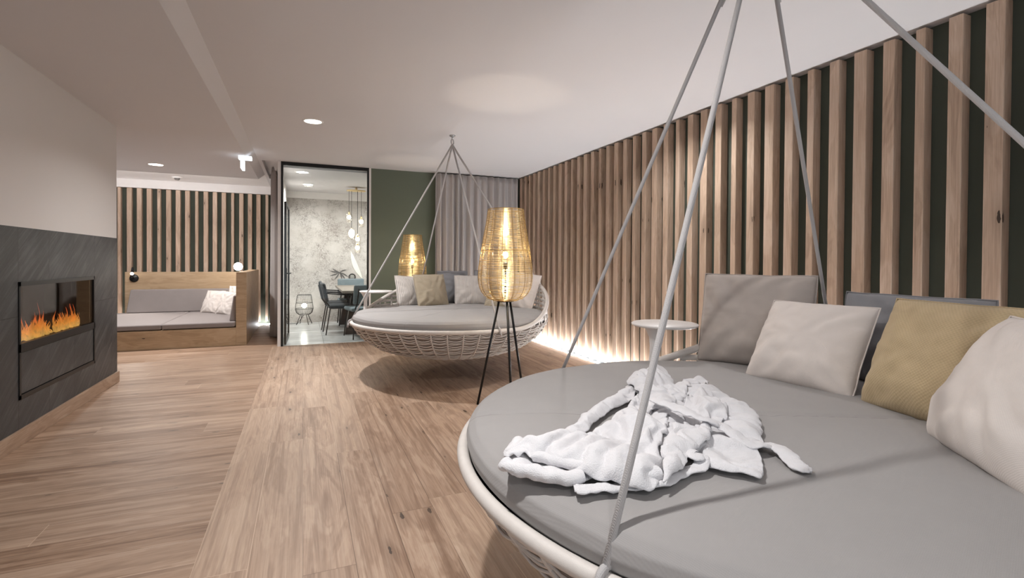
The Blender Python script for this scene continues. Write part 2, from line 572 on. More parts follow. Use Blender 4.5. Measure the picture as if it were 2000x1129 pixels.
r_ = empty('batten_cladding', (3.41, 4.5, 0), 0, 'tall oak battens spaced along the dark green right-hand wall', 'wall cladding')
random.seed(4)
k = -6
while True:
    yc = 1.785 + k * .1725
    if yc > 7.7: break
    wd = .050 if k % 4 == 0 else (.068 if k % 2 else .080)
    m = MB().box(-.04, .038, -wd / 2, wd / 2, 0.012, 2.645)
    o = m.build('slat', M['oak_slat'], r_, .004)
    o.location = (0, yc - 4.5, 0)
    k += 1
r_ = empty('batten_cladding', (-2.4, 10.76, 0), 0, 'oak battens on the dark green wall behind the built-in daybed', 'wall cladding')
k = 0
while True:
    xc = -.657 - k * .1457
    if xc < -4.9: break
    wd = .046 if k % 4 == 0 else .070
    m = MB().box(-wd / 2, wd / 2, -.055, .038, .05, 2.505)
    o = m.build('slat', M['oak_slat'], r_, .004)
    o.location = (xc + 2.4, 0, 0)
    k += 1
tag(MB().box(3.338, 3.366, .2, 7.6, -.02, .004).build('led_strip', M['led']), 'glowing white light line in the floor under the right-hand battens', 'light strip')
tag(MB().box(-.84, -.6, 10.655, 10.675, -.02, .012).build('led_strip', M['led']), 'short glowing light line at the foot of the battens right of the daybed', 'light strip')
tag(MB().box(-4.6, -2.55, 10.655, 10.675, -.02, .012).build('led_strip', M['led']), 'glowing light line at the foot of the battens left of the daybed', 'light strip')


# downlights, detector, exit sign
def downlight(loc, label, rr=.095):
    e = empty('downlight', loc, 0, label, 'ceiling light')
    MB().lathe([(rr * .86, -.004), (rr, -.006), (rr * 1.06, -.003), (rr * 1.08, .0)], 32).build('rim', M['white_paint'], e)
    MB().lathe([(.0005, -.003), (rr * .88, -.003)], 32).build('lens', M['downlight'], e)
    return e


downlight((.086, 5.45, H), 'round recessed downlight in the white ceiling between the sloping joint and the far hanging bed')
downlight((-1.92, 8.40, 2.58), 'round recessed downlight in the lower ceiling in front of the built-in daybed', .10)
downlight((.075, 9.62, 2.60), 'round recessed downlight in the dining room ceiling behind the glass', .09)
downlight((-.02, 8.3, 2.60), 'round recessed downlight in the dining room ceiling just behind the door head', .10)
e = empty('smoke_detector', (-2.015, 10.15, H), 0, 'small white smoke detector on the recess ceiling above the daybed', 'smoke detector')
MB().lathe([(.0005, -.012), (.075, -.012), (.085, -.004), (.085, 0)], 28).build('base', M['white_paint'], e)
MB().lathe([(.0005, -.05), (.028, -.05), (.04, -.035), (.045, -.012)], 24).build('sensor', M['chrome'], e)
e = empty('exit_sign', (-.74, 7.25, 2.58), 0, 'small lit white emergency sign hung edge-on from the ceiling by the joint', 'exit sign')
MB().box(-.03, .12, -.05, .05, -.045, 0).build('housing', emis('sign_housing_glow', (.86, .93, 1), 1.6), e, .004)
MB().box(-.0, .03, -.12, .12, -.17, -.045).build('panel', emis('sign_panel_glow', (.88, .94, 1), 2.2), e, .003)

# ------------------------------------------------------------------ glass front to the dining room
d = empty('door_1', (-.30, YB, 0))
tag(d, kind='structure')
f = MB()
for q in ((-.0, .03, -.02, .03, 0, H), (1.195, 1.222, -.02, .03, 0, H), (.03, 1.195, -.02, .03, H - .05, H)):
    f.box(*q)
f.build('frame', M['black'], d, .002)
MB().box(.03, 1.195, .0, .008, .0, H - .05).build('glass_pane', M['glass'], d)
tag(d.children[0], kind=None)
e = empty('door_leaf', (-.262, YB + .09, 0), rad(-1.5), 'open glass door with a black edge frame folded back along the dining room wall', 'door')
g = MB()
for q in ((0, .03, 0, .07, .01, 2.10), (0, .03, .82, .88, .01, 2.10), (0, .03, .07, .82, .01, .07), (0, .03, .07, .82, 2.05, 2.10)):
    g.box(*q)
g.build('door_frame', M['black'], e, .002)
MB().box(.011, .019, .07, .82, .07, 2.05).build('pane', M['glass'], e)
h_ = MB().box(.03, .036, .012, .055, .93, 1.13).build('lock_plate', M['black'], e, .002)
MB().tube([(.033, .034, 1.05), (.075, .034, 1.05), (.08, .05, 1.05), (.08, .15, 1.05)], .009, 10).build('handle', M['black'], e)


# ------------------------------------------------------------------ curtains
def curtain(name, x0, x1, y, z0, z1, amp, pitch, mat, seed, label, along='x'):
    random.seed(seed)
    folds = []
    x = 0
    L = x1 - x0
    while x < L:
        p = pitch * random.uniform(.7, 1.35)
        folds.append((x, p, amp * random.uniform(.65, 1.15)))
        x += p

    def off(u, z):
        for (a, p, am) in folds:
            if a <= u < a + p:
                t = (u - a) / p
                return am * (sin(2 * pi * t) + .22 * sin(4 * pi * t + a * 7))
        return 0

    nu = int(L / .006)

    def fn(i, j):
        z = z0 + (z1 - z0) * j
        u = min(L - 1e-4, i * L)
        k = .75 + .35 * (1 - j) if j < .96 else .75 + (.96 - j) * 6
        o_ = off(u, z) * max(.35, k) + .012 * fbm(u * 3, z * .9, seed)
        sx = .01 * fbm(u * 2.2, z * 1.1, seed + 5)
        return (x0 + u + sx, y + o_, z) if along == 'x' else (y + o_, x0 + u + sx, z)

    o = MB().grid(fn, nu, 26).build(name, mat, None, 0, 2, None, .004)
    return tag(o, label, 'curtain')


curtain('curtain', 1.93, 3.34, 7.72, .02, 2.64, .050, .105, M['curtain'], 3, 'long grey pleated curtain in the back corner beside the oak battens')
curtain('curtain', 8.72, 9.45, -.435, .015, 2.725, .045, .13, M['curtain'], 8, 'narrow grey curtain gathered between the daybed and the dining room door', 'y')

# ------------------------------------------------------------------ fireplace
e = empty('electric_fireplace', (X, 4.93, 0), 0, 'black built-in electric fireplace with orange flames behind glass in the slate wall', 'fireplace')
y0, y1, zb, zm, zt = -.644, .648, .304, .64, 1.09
f = MB()
for q in ((-.03, .006, y0, y0 + .022, zb, zt), (-.03, .006, y1 - .022, y1, zb, zt), (-.03, .006, y0, y1, zt - .03, zt), (-.03, .006, y0, y1, zb, zb + .03),
          (-.03, .006, y0, y1, zm - .022, zm + .035)):
    f.box(*q)
f.build('frame', M['black'], e, .001)
f = MB()
for q in ((-.36, -.35, y0, y1, zm, zt), (-.35, -.03, y0, y0 + .01, zm, zt), (-.35, -.03, y1 - .01, y1, zm, zt), (-.35, -.03, y0, y1, zt - .01, zt), (-.35, -.03, y0, y1, zm, zm + .012)):
    f.box(*q)
f.build('firebox', plain('dark_firebox_steel', (44, 38, 36), .35, .2), e)
MB().box(-.008, -.002, y0 + .022, y1 - .022, zm + .035, zt - .03).build('glass_pane', M['fire_glass'], e)
MB().box(-.02, .0, y0 + .026, y1 - .026, zb + .034, zm - .026).build('lower_panel', M['slate'], e, .001)
random.seed(12)
lg = MB()
for i in range(46):
    px_, py_ = random.uniform(-.12, -.05), random.uniform(-.50, .47)
    lg.sphere((px_, py_, zm + .02), random.uniform(.012, .024), 5, (1, 1, .8))
tag(lg.build('ember_bed', plain('glowing_embers', (70, 40, 28), .9), e), kind='stuff')
fl = MB()
for i in range(120):
    py_ = random.uniform(-.50, .47)
    env = .8 + .25 * sin((py_ + .6) * 3) + .18 * sin(py_ * 31)
    hh = random.uniform(.04, .15) * env + (.08 if random.random() < .16 else 0)
    w0 = random.uniform(.005, .014)
    px_ = random.uniform(-.085, -.045)
    ph = random.uniform(0, 6)
    pts, rs = [], []
    for j in range(9):
        t = j / 8
        pts.append((px_ + .004 * sin(ph + 4 * t), py_ + .022 * sin(ph + 5.5 * t) * t, t * hh + .01))
        rs.append(max(.0008, w0 * (1 - t) ** .8 * (1 + .35 * sin(ph + 9 * t))))
    fl.tube(pts, [q * .35 for q in rs], 6, ry=rs, up=(1, 0, 0)) if False else fl.tube(pts, rs, 6)
fo = fl.build('flames', M['flame'], e, loc=(0, 0, zm + .02))
tag(fo, kind='stuff')

# ------------------------------------------------------------------ built-in daybed
e = empty('built_in_daybed', (-2.0, 9.0, 0), 0, 'oak built-in daybed with grey mattress and back cushion against the batten wall', 'daybed')
XL, XR = -2.55, 1.12   # local x: world -4.55..-.88
bx = lambda name, q, mat, bev=.004, seg=2: MB().box(*q).build(name, mat, e, bev, seg)
bx('platform', (XL, 1.10, -.85, 1.20, 0, .262), M['oak_bed'])
bx('back_panel', (-.77, 1.22, 1.20, 1.26, 0, 1.025), M['oak_bed'])
bx('side_panel', (1.10, 1.235, -.85, 1.26, 0, 1.065), M['oak_bed'])
bx('mattress', (XL, .19, -.85, 1.10, .272, .345), M['grey_seat'], .02, 4)
bx('mattress', (.195, 1.085, -.85, 1.10, .272, .345), M['grey_seat'], .02, 4)
m = MB()
m.add([(-.70, .99, .348), (1.08, .99, .348), (1.08, 1.19, .348), (-.70, 1.19, .348), (-.66, 1.07, .73), (1.08, 1.07, .73), (1.08, 1.19, .73), (-.66, 1.19, .73)],
      [(3, 2, 1, 0), (4, 5, 6, 7), (0, 1, 5, 4), (1, 2, 6, 5), (2, 3, 7, 6), (3, 0, 4, 7)])
m.build('back_cushion', M['grey_seat'], e, .015, 3)
m = MB()
m.add([(1.0, -.74, .348), (1.085, -.74, .348), (1.085, .30, .348), (1.0, .30, .348), (1.05, -.71, .715), (1.085, -.71, .715), (1.085, .30, .715), (1.05, .30, .715)],
      [(3, 2, 1, 0), (4, 5, 6, 7), (0, 1, 5, 4), (1, 2, 6, 5), (2, 3, 7, 6), (3, 0, 4, 7)])
m.build('wedge_bolster', M['grey_seat'], e, .014, 3)

# reading lamps
e = empty('reading_lamp', (-2.64, 10.17, .97), 0, 'small black reading lamp at the left end of the daybed back panel', 'wall lamp')
MB().lathe([(.001, 0), (.062, 0), (.066, .012), (.06, .024), (.001, .026)], 28).build('base', M['black'], e)
e.children[0].rotation_euler = (rad(90), 0, 0)
e.children[0].location = (0, .035, -.05)
MB().tube([(0, .0, -.05), (0, -.07, -.03), (0, -.09, .02), (0, -.06, .10), (.0, -.05, .13)], .008, 8).build('arm', M['black'], e)
MB().tube([(0, -.075, .045), (0, -.055, .13)], [.022, .014], 12).build('socket', M['black'], e)
MB().sphere((0, -.085, .03), .024, 10).build('bulb', emis('reading_bulb', (1, .93, .82), 12), e)
light('reading_lamp_glow', 'SPOT', (-2.62, 9.98, .99), 26, (1, .95, .88), .02, cone=95, rot=(rad(-38), rad(-8), 0), blend=.8)
e = empty('reading_lamp', (-1.02, 9.75, 1.0), 0, 'dazzlingly bright reading lamp at the right end of the built-in daybed', 'wall lamp')
MB().box(.09, .118, -.03, .03, -.12, .06).build('base', M['black'], e, .004)
MB().tube([(.10, 0, .03), (.06, 0, .06), (.0, -.02, .10)], .008, 8).build('arm', M['black'], e)
MB().sphere((-.02, -.04, .125), .068, 14).build('bulb', emis('bright_reading_bulb', (1, .96, .88), 55), e)


# ------------------------------------------------------------------ pillows
def pillow_mesh(w_, h_, t_, seed, name, mat, wr=1.0, n=44):
    """upright in local coordinates: width x, height y (0..h), thickness z"""
    def surf(sign):
        def fn(i, j):
            u, v = 2 * i - 1, 2 * j - 1
            cu, cv = cos(u * pi / 2), cos(v * pi / 2)
            ex = 1 - .045 * cv - .03 * (1 - cu) * (1 - cv) + .02 * fbm(v * 2, seed, 1)
            ey = 1 - .045 * cu - .03 * (1 - cu) * (1 - cv) + .02 * fbm(u * 2, seed, 2)
            x = u * w_ / 2 * ex
            y = v * h_ / 2 * ey
            q = max(0.0, (1 - abs(u) ** 2.4) * (1 - abs(v) ** 2.4)) ** .55
            z = sign * t_ * q
            z *= 1 + .10 * fbm(u * 1.3 + seed, v * 1.3, sign)
            # creases running in from corners and edges
            r = (abs(u) * abs(v)) ** .5
            z += sign * wr * .016 * r * q * sin(9 * (abs(u) - abs(v)) + 3 * fbm(u * 2, v * 2, seed)) * 1.0
            edge = exp(-((1 - max(abs(u), abs(v))) / .22) ** 2)
            along = v if abs(u) > abs(v) else u
            z += sign * wr * .006 * edge * q * sin(22 * along + 6 * fbm(along * 3, seed, 4))
            z += wr * .012 * q * abs(fbm(u * 2.6 + seed, v * 2.6, 3 * sign)) * sign
            # slump: bottom fuller than the top
            z *= 1 + .16 * (-v)
            return (x, y + h_ / 2, z)
        return fn
    b = MB()
    b.grid(surf(1), n, n)
    b2 = MB().grid(surf(-1), n, n)
    b.add(b2.v, [tuple(reversed(q)) for q in b2.f], True)
    o = b.build(name, mat)
    me = o.data
    import bmesh
    bm = bmesh.new(); bm.from_mesh(me); bmesh.ops.remove_doubles(bm, verts=bm.verts, dist=.0004); bm.to_mesh(me); bm.free()
    # seam piping around the rim
    rim = []
    for s_ in range(4):
        for i in range(n):
            a = i / n
            i_, j_ = ((a, 0), (1, a), (1 - a, 1), (0, 1 - a))[s_]
            p = surf(1)(i_, j_)
            rim.append((p[0] * 1.004, (p[1] - h_ / 2) * 1.004 + h_ / 2, 0))
    MB().tube(rim, .0032, 5, True).build('piping', mat, o)
    return o


def place_pillow(name, b0, b1, h_, lean, t_, mat, seed, label, group, z=.69, wr=1.0, roll=0, sink=.012):
    b0, b1 = Vector((*b0, 0)), Vector((*b1, 0))
    d_ = b1 - b0
    w_ = d_.length
    o = pillow_mesh(w_, h_, t_, seed, name, mat, wr)
    ex = d_.normalized()
    out = Vector((-ex.y, ex.x, 0))
    s, c = sin(rad(lean)), cos(rad(lean))
    ey = out * s + Vector((0, 0, 1)) * c
    ez = ex.cross(ey)
    if roll:
        R = Matrix.Rotation(rad(roll), 3, ez)
        ex, ey = R @ ex, R @ ey
    mid = (b0 + b1) / 2
    L = Vector((mid.x, mid.y, z - sink)) 
    o.matrix_world = Matrix(((ex.x, ey.x, ez.x, L.x), (ex.y, ey.y, ez.y, L.y), (ex.z, ey.z, ez.z, L.z), (0, 0, 0, 1)))
    return tag(o, label, 'cushion', group)


GN = 'cushions on the near hanging bed'
place_pillow('cushion', (2.09, 2.22), (2.37, 1.70), .53, 15, .115, M['pillow_taupe'], 1, 'large taupe cushion standing at the left end of the near hanging bed', GN, wr=1.5)
place_pillow('cushion', (2.02, 1.82), (2.09, 1.33), .455, 33, .105, M['pillow_cream'], 2, 'cream cushion between the taupe one and the mustard one on the near bed', GN)
place_pillow('cushion', (2.075, 1.30), (1.97, .80), .47, 22, .105, M['pillow_mustard'], 3, 'mustard yellow woven cushion on the near hanging bed', GN)
place_pillow('cushion', (1.89, .97), (1.56, .57), .47, 28, .115, M['pillow_cream'], 4, 'cream cushion nearest the camera at the right edge of the picture', GN)
place_pillow('cushion', (2.47, 1.66), (2.44, 1.04), .44, 8, .07, M['pillow_grey'], 5, 'cool grey cushion standing behind the mustard one, only its top showing', GN)
GF = 'cushions on the far hanging bed'
place_pillow('cushion', (1.05, 6.05), (1.46, 6.20), .40, 18, .075, M['pillow_stripe'], 6, 'cream striped cushion leftmost on the far hanging bed in front of the lit lamp', GF, roll=-3)
place_pillow('cushion', (1.27, 5.93), (1.70, 6.06), .43, 20, .075, M['pillow_beige'], 7, 'plain beige cushion overlapping the leftmost striped one on the far bed', GF)
place_pillow('cushion', (1.78, 6.12), (2.24, 6.02), .41, 20, .075, M['pillow_stripe'], 8, 'cream striped cushion in the middle of the far hanging bed', GF)
place_pillow('cushion', (1.62, 6.34), (2.06, 6.36), .45, 10, .07, M['pillow_grey'], 9, 'cool grey cushion upright behind the beige and striped ones on the far bed', GF)
place_pillow('cushion', (2.08, 6.30), (2.44, 6.06), .46, 10, .07, M['pillow_grey'], 10, 'second cool grey cushion half hidden by the near lamp shade', GF)
place_pillow('cushion', (2.04, 5.76), (2.34, 5.55), .22, 50, .06, M['pillow_beige'], 11, 'small beige cushion lying low behind the lamp legs on the far bed', GF)
place_pillow('cushion', (2.22, 5.66), (2.46, 5.24), .46, 20, .08, M['pillow_cream'], 12, 'pale cushion rightmost on the far hanging bed by the raised rim', GF, roll=-6)
GL = 'cushions on the built-in daybed'
place_pillow('cushion', (-1.63, 9.84), (-1.32, 9.56), .41, 22, .06, M['pillow_cream'], 13, 'leftmost pale cushion leaning in the corner of the built-in daybed', GL, z=.345)
place_pillow('cushion', (-1.36, 9.50), (-1.10, 9.24), .40, 20, .06, M['pillow_cream'], 14, 'middle pale cushion beside the wedge bolster of the daybed', GL, z=.345, roll=-4)
place_pillow('cushion', (-1.24, 9.90), (-.99, 9.66), .46, 8, .05, M['pillow_cream'], 15, 'pale cushion standing behind the other two in the daybed corner', GL, z=.345)


# ------------------------------------------------------------------ hanging beds
R_ = 1.075
ZR = .59


def rimz(a):
    d_ = abs((degrees_(a) + 180) % 360 - 180)
    t = min(1, max(0, (118 - d_) / 83))
    return ZR + .41 * t * t * (3 - 2 * t)


def degrees_(a): return a * 180 / pi


def bowl_r(s):   # s 0 at rim, 1 at centre: (radius, z)
    P = [(0, 1.0, .59), (.12, .955, .505), (.25, .88, .415), (.40, .76, .33), (.55, .60, .268), (.75, .36, .222), (1.0, .02, .205)]
    for i in range(len(P) - 1):
        if s <= P[i + 1][0] + 1e-9:
            t = (s - P[i][0]) / (P[i + 1][0] - P[i][0])
            return (P[i][1] * (1 - t) + P[i + 1][1] * t) * R_, P[i][2] * (1 - t) + P[i + 1][2] * t
    return .02, .205


def pol(a, r, z): return (r * cos(a), r * sin(a), z)


def make_bed():
    e = empty('hanging_daybed')
    N = 180
    A = [2 * pi * i / N for i in range(N)]
    MB().tube([pol(a, R_, rimz(a)) for a in A], .021, 12, True).build('rim', M['wicker'], e)
    bw = MB()
    nr = 44
    rings = 32
    for k in range(1, rings):
        s = (k / rings) ** 1.08
        pts = []
        for i in range(nr * 5):
            a = 2 * pi * i / (nr * 5)
            fr = (i % 5) / 5
            r, z = bowl_r(s)
            sag = .012 * (1 - s) * sin(pi * fr) * (1.4 if k % 3 else .6)
            jit = .006 * fbm(a * 9, k * 1.3) * (1 - s)
            pts.append(pol(a, r + (.004 if (i // 5 + k) % 2 else -.004) * sin(pi * fr), z - sag + jit))
        bw.tube(pts, .0052, 5, True)
    bw.build('woven_bowl', M['wicker'], e)
    rb = MB()
    for k in range(nr):
        a = 2 * pi * k / nr
        pts = []
        for j in range(14):
            s = j / 13 * .98
            r, z = bowl_r(s)
            pts.append(pol(a + .05 * s * s, r + .004, z))
        rb.tube(pts, .0075, 6)
    rb.build('bowl_ribs', M['wicker'], e)
    ln = MB()
    ln.grid(lambda i, j: pol(2 * pi * i, max(.001, bowl_r(j)[0] - .010), bowl_r(j)[1] + .006), 96, 24, True)
    ln.build('bowl_lining', M['wicker_in'], e)
    # raised back: upright straps and plaited bands between seat level and rim
    bk = MB()
    amax = rad(112)
    ns = 44
    for k in range(ns + 1):
        a = -amax + 2 * amax * k / ns
        zt_ = rimz(a)
        if zt_ - ZR < .02: continue
        q = [pol(a, R_ + (.005 if k % 2 else -.005), ZR + (zt_ - ZR) * j / 6) for j in range(7)]
        da = .012
        vs = []
        for p in q:
            aa = atan2(p[1], p[0]); rr = hypot(p[0], p[1])
            vs += [pol(aa - da, rr, p[2]), pol(aa + da, rr, p[2]), pol(aa + da, rr - .004, p[2]), pol(aa - da, rr - .004, p[2])]
        fs = []
        for j in range(6):
            for c_ in range(4):
                fs.append((j * 4 + c_, j * 4 + (c_ + 1) % 4, j * 4 + 4 + (c_ + 1) % 4, j * 4 + 4 + c_))
        bk.add(vs, fs, True)
    for b_ in range(1, 8):
        z0 = ZR + b_ * .052
        aa = [a for a in [-amax + 2 * amax * i / 176 for i in range(177)] if rimz(a) > z0 + .012]
        if len(aa) < 6: continue
        vs = []
        for i, a in enumerate(aa):
            rr = R_ + .009 * sin(a * 44 / (2 * amax) * pi + b_ * pi)
            vs += [pol(a, rr, z0 - .017), pol(a, rr, z0 + .017), pol(a, rr - .004, z0 + .017), pol(a, rr - .004, z0 - .017)]
        fs = []
        for j in range(len(aa) - 1):
            for c_ in range(4):
                fs.append((j * 4 + c_, j * 4 + (c_ + 1) % 4, j * 4 + 4 + (c_ + 1) % 4, j * 4 + 4 + c_))
        bk.add(vs, fs, True)
    bk.build('woven_back', M['wicker'], e)
    # lashing wound round the rim
    # mattress
    prof = [(.001, .56), (.90, .56), (.99, .565), (1.035, .585), (1.058, .612), (1.064, .638), (1.056, .664), (1.03, .682), (.98, .692), (.85, .698), (.6, .702), (.3, .704), (.001, .705)]
    sd = len(prof) - 1

    def cf(i, j):
        a = 2 * pi * i
        q = j * sd
        k0 = min(sd - 1, int(q)); t = q - k0
        r = prof[k0][0] * (1 - t) + prof[k0 + 1][0] * t
        z = prof[k0][1] * (1 - t) + prof[k0 + 1][1] * t
        x, y = r * cos(a), r * sin(a)
        if z > .66:
            z += .006 * fbm(x * 2.2, y * 2.2, 3) + .0025 * fbm(x * 7, y * 7, 8)
            z -= .006 * exp(-((y + .05) / .012) ** 2)
        r2 = 1 + (.006 * fbm(a * 4, z * 9, 2) if r > .9 else 0)
        return (x * r2, y * r2, z)
    MB().grid(cf, 240, 60, True).build('mattress', M['seat'], e)
    # ropes from four points of the rim to the hook
    top = Vector((0, 0, 2.555))
    for a_ in (129, -129, 48, -48):
        a = rad(a_)
        p0 = Vector(pol(a, R_ + .012, rimz(a) + .005))
        r_ = MB()
        dirn = (top - p0).normalized()
        r_.tube([p0, p0 + dirn * .3, p0.lerp(top, .6), top], .0088, 10)
        r_.tube([top - dirn * .34 + Vector((.006, .004, 0)), top - dirn * .2 + Vector((.008, .006, 0)), top], .011, 8)
        pts = []
        tan = Vector((-sin(a), cos(a), 0)); rad_ = Vector((cos(a), sin(a), 0))
        cz = Vector(pol(a, R_, rimz(a)))
        for i in range(14):
            th = 2 * pi * i / 14
            pts.append(cz + rad_ * .031 * cos(th) + Vector((0, 0, 1)) * .031 * sin(th))
        r_.tube(pts, .0088, 8, True)
        r_.tube([cz + rad_ * .03, cz + rad_ * .036 - Vector((0, 0, .05)) + tan * .01], .0085, 8)
        r_.build('rope', M['cord'], e)
    hk = MB()
    hk.tube([(.030 * cos(t), 0, 2.585 + .030 * sin(t)) for t in [2 * pi * i / 24 for i in range(24)]], .0065, 10, True)
    hk.tube([(0, 0, 2.615), (0, 0, 2.66)], .009, 10)
    hk.lathe([(.0005, 2.648), (.03, 2.648), (.034, 2.654), (.034, 2.66)], 24)
    hk.build('ceiling_hook', M['chrome'], e)
    # little table clamped to the rim
    a = rad(96)
    bx_, by_ = R_ * cos(a), R_ * sin(a)
    st = MB()
    zz = rimz(a)
    st.lathe([(.001, zz - .03), (.026, zz - .03), (.026, zz + .02), (.022, zz + .05), (.021, zz + .10), (.026, zz + .15), (.042, zz + .19), (.06, .872)], 28, (bx_, by_, 0))
    tb = MB()
    tb.lathe([(.001, .872), (.180, .872), (.190, .877), (.193, .884), (.187, .889), (.001, .891)], 64)
    s_ = st.build('table_stem', M['white_paint'], e)
    t_ = tb.build('table_top', M['white_paint'], e)
    t_.location = (bx_ + .075, by_ + .045, 0)
    return e, t_, (bx_, by_)


bed, top_, stem = make_bed()
bed.location = (1.54, 1.33, 0)
bed.rotation_euler = (0, 0, rad(-25))
tag(bed, 'round hanging bed nearest the camera with grey mattress and white rim', 'hanging bed', 'round hanging beds')
far = cp(bed)
far.location = (1.54, 5.41, 0)
far.rotation_euler = (0, 0, rad(47.5))
tag(far, 'round hanging bed at the far end in front of the green wall and curtain', 'hanging bed', 'round hanging beds')
for c_ in far.children:
    if c_.name.startswith('table_top'): c_.location = (stem[0] + .06, stem[1] - .105, 0)


# ------------------------------------------------------------------ floor lamps
def make_lamp():
    e = empty('floor_lamp')
    zb_, zt_ = .915, 1.69
    P = [(0, .105), (.02, .150), (.06, .188), (.12, .217), (.20, .232), (.27, .234), (.38, .228), (.55, .208), (.75, .182), (.9, .162), (1, .152)]

    def pr(s):
        for i in range(len(P) - 1):
            if s <= P[i + 1][0] + 1e-9:
                t = (s - P[i][0]) / (P[i + 1][0] - P[i][0])
                return P[i][1] * (1 - t) + P[i + 1][1] * t
        return P[-1][1]
    sh = MB()
    nw = 130
    random.seed(2)
    for k in range(nw + 1):
        s = k / nw
        r = pr(s) - .002
        z = zb_ + s * (zt_ - zb_)
        tx, ty = random.uniform(-.004, .004), random.uniform(-.004, .004)
        if k in (0, nw): tx = ty = 0
        sh.tube([(r * cos(t), r * sin(t), z + tx * cos(t) + ty * sin(t)) for t in [2 * pi * i / 48 for i in range(48)]], .00115, 4, True)
    shd = sh.build('lamp_shade', M['brass'], e)
    fr = MB()
    for k in range(14):
        a = 2 * pi * k / 14 + .1
        fr.tube([(pr(j / 22) * cos(a), pr(j / 22) * sin(a), zb_ + (zt_ - zb_) * j / 22) for j in range(23)], .0024, 6)
        if k % 2:
            fr.tube([((pr(j / 22) - .003) * cos(a + .05), (pr(j / 22) - .003) * sin(a + .05), zb_ + (zt_ - zb_) * j / 22) for j in range(23)], .0018, 5)
    for s in (0, .02, .55, 1):
        r = pr(s)
        fr.tube([(r * cos(t), r * sin(t), zb_ + s * (zt_ - zb_)) for t in [2 * pi * i / 48 for i in range(48)]], .003, 6, True)
    fr.build('shade_frame', M['brass_dark'], shd)
    st = MB()
    st.lathe([(.001, zb_ - .012), (.075, zb_ - .012), (.075, zb_), (.001, zb_)], 32)
    st.tube([(0, 0, zb_), (0, 0, zb_ + .30)], .009, 10)
    st.tube([(0, 0, zb_ + .27), (0, 0, zb_ + .33)], .019, 14)
    st.build('lamp_stem', M['black'], e)
    g_ = MB()
    g_.sphere((0, 0, zb_ + .385), .056, 16)
    bl = g_.build('bulb', M['bulb_glass'], e)
    MB().sphere((0, 0, zb_ + .385), .017, 10, (1, 1, 1.6)).build('filament', M['bulb'], bl)
    for a in (165, 285, 45):
        t = rad(a)
        MB().tube([(.058 * cos(t), .058 * sin(t), zb_ - .012), (.245 * cos(t), .245 * sin(t), 0)], .0105, 10).build('leg', M['black'], e)
    MB().tube([(.02, 0, zb_ - .01), (.035, -.01, .7), (.03, .02, .45), (.045, .01, .2), (.05, .03, .006), (.2, .2, .004)], .003, 6).build('power_cable', M['black'], e)
    return e


lamp = make_lamp()
CAMRZ = rad(-22.8)
lamp.location = (1.594, 3.93, 0)
lamp.rotation_euler = (0, 0, CAMRZ)
tag(lamp, 'tall brass wire basket floor lamp on three black legs between the two hanging beds', 'floor lamp', 'brass wire floor lamps')
lamp2 = cp(lamp)
lamp2.location = (1.435, 7.08, 0)
lamp2.rotation_euler = (0, 0, .4)
lamp2.scale = (.86, .86, .955)
tag(lamp2, 'brass wire floor lamp behind the far hanging bed against the green wall', 'floor lamp', 'brass wire floor lamps')
light('floor_lamp_glow', 'POINT', (1.594, 3.93, 1.30), 26, (1, .88, .72), .03)
light('floor_lamp_glow', 'POINT', (1.435, 7.08, 1.24), 18, (1, .88, .72), .03)


# ------------------------------------------------------------------ bathrobe
def unproj(x, y, z):
    d_ = RGT * ((x - PX) / FPX) + DWN * ((y - PY) / FPX) + FWD
    t = (z - CAM.z) / d_.z
    return CAM + d_ * t


def z7(x, y, z):   # coordinates read in an enlarged crop of the photo
    return unproj(860 + x * .4331, 640 + y * .4331, z)


robe = MB()
ZC = .703


def cat(P, n, closed=True):
    out = []
    k = len(P)
    segs = k if closed else k - 1
    for i in range(segs):
        p0, p1, p2, p3 = (P[(i - 1) % k], P[i], P[(i + 1) % k], P[(i + 2) % k]) if closed else (P[max(0, i - 1)], P[i], P[i + 1], P[min(k - 1, i + 2)])
        for j in range(n):
            t = j / n
            out.append(.5 * ((2 * p1) + (p2 - p0) * t + (2 * p0 - 5 * p1 + 4 * p2 - p3) * t * t + (3 * p1 - p0 - 3 * p2 + p3) * t ** 3))
    if not closed: out.append(P[-1])
    return out


def roll(path, w0, h0, base, seed=0, target=None, taper=None, flat=False, lifts=None):
    tb = target or robe
    k = len(path)
    P = [z7(x, y, ZC + base + h0 + (lifts[i] if lifts else 0)) for i, (x, y) in enumerate(path)]
    P = cat(P, 10, False)
    n = len(P)
    ws, hs = [], []
    for i in range(n):
        t = i / (n - 1)
        tp = taper(t) if taper else min(1, (sin(pi * min(1, max(.02, t))) * 4)) 
        wv = 1 + .22 * noise.noise(Vector((t * 9, seed, 0))) + .06 * noise.noise(Vector((t * 40, seed, 5)))
        ws.append(max(.002, w0 * wv * tp)); hs.append(max(.0018, h0 * (1 + .2 * noise.noise(Vector((t * 11, seed, 9)))) * max(.25, tp)))
    b = len(tb.v)
    tb.tube(P, ws, 20, ry=hs, up=(0, 0, 1))
    for i in range(b, len(tb.v)):
        x, y, z = tb.v[i]
        g_ = .004 * noise.noise(Vector((x * 28, y * 28, z * 28 + seed))) + .0015 * noise.noise(Vector((x * 80, y * 80, z * 80)))
        tb.v[i] = (x + g_, y + g_, max(ZC - .006, z + g_ * 1.4))


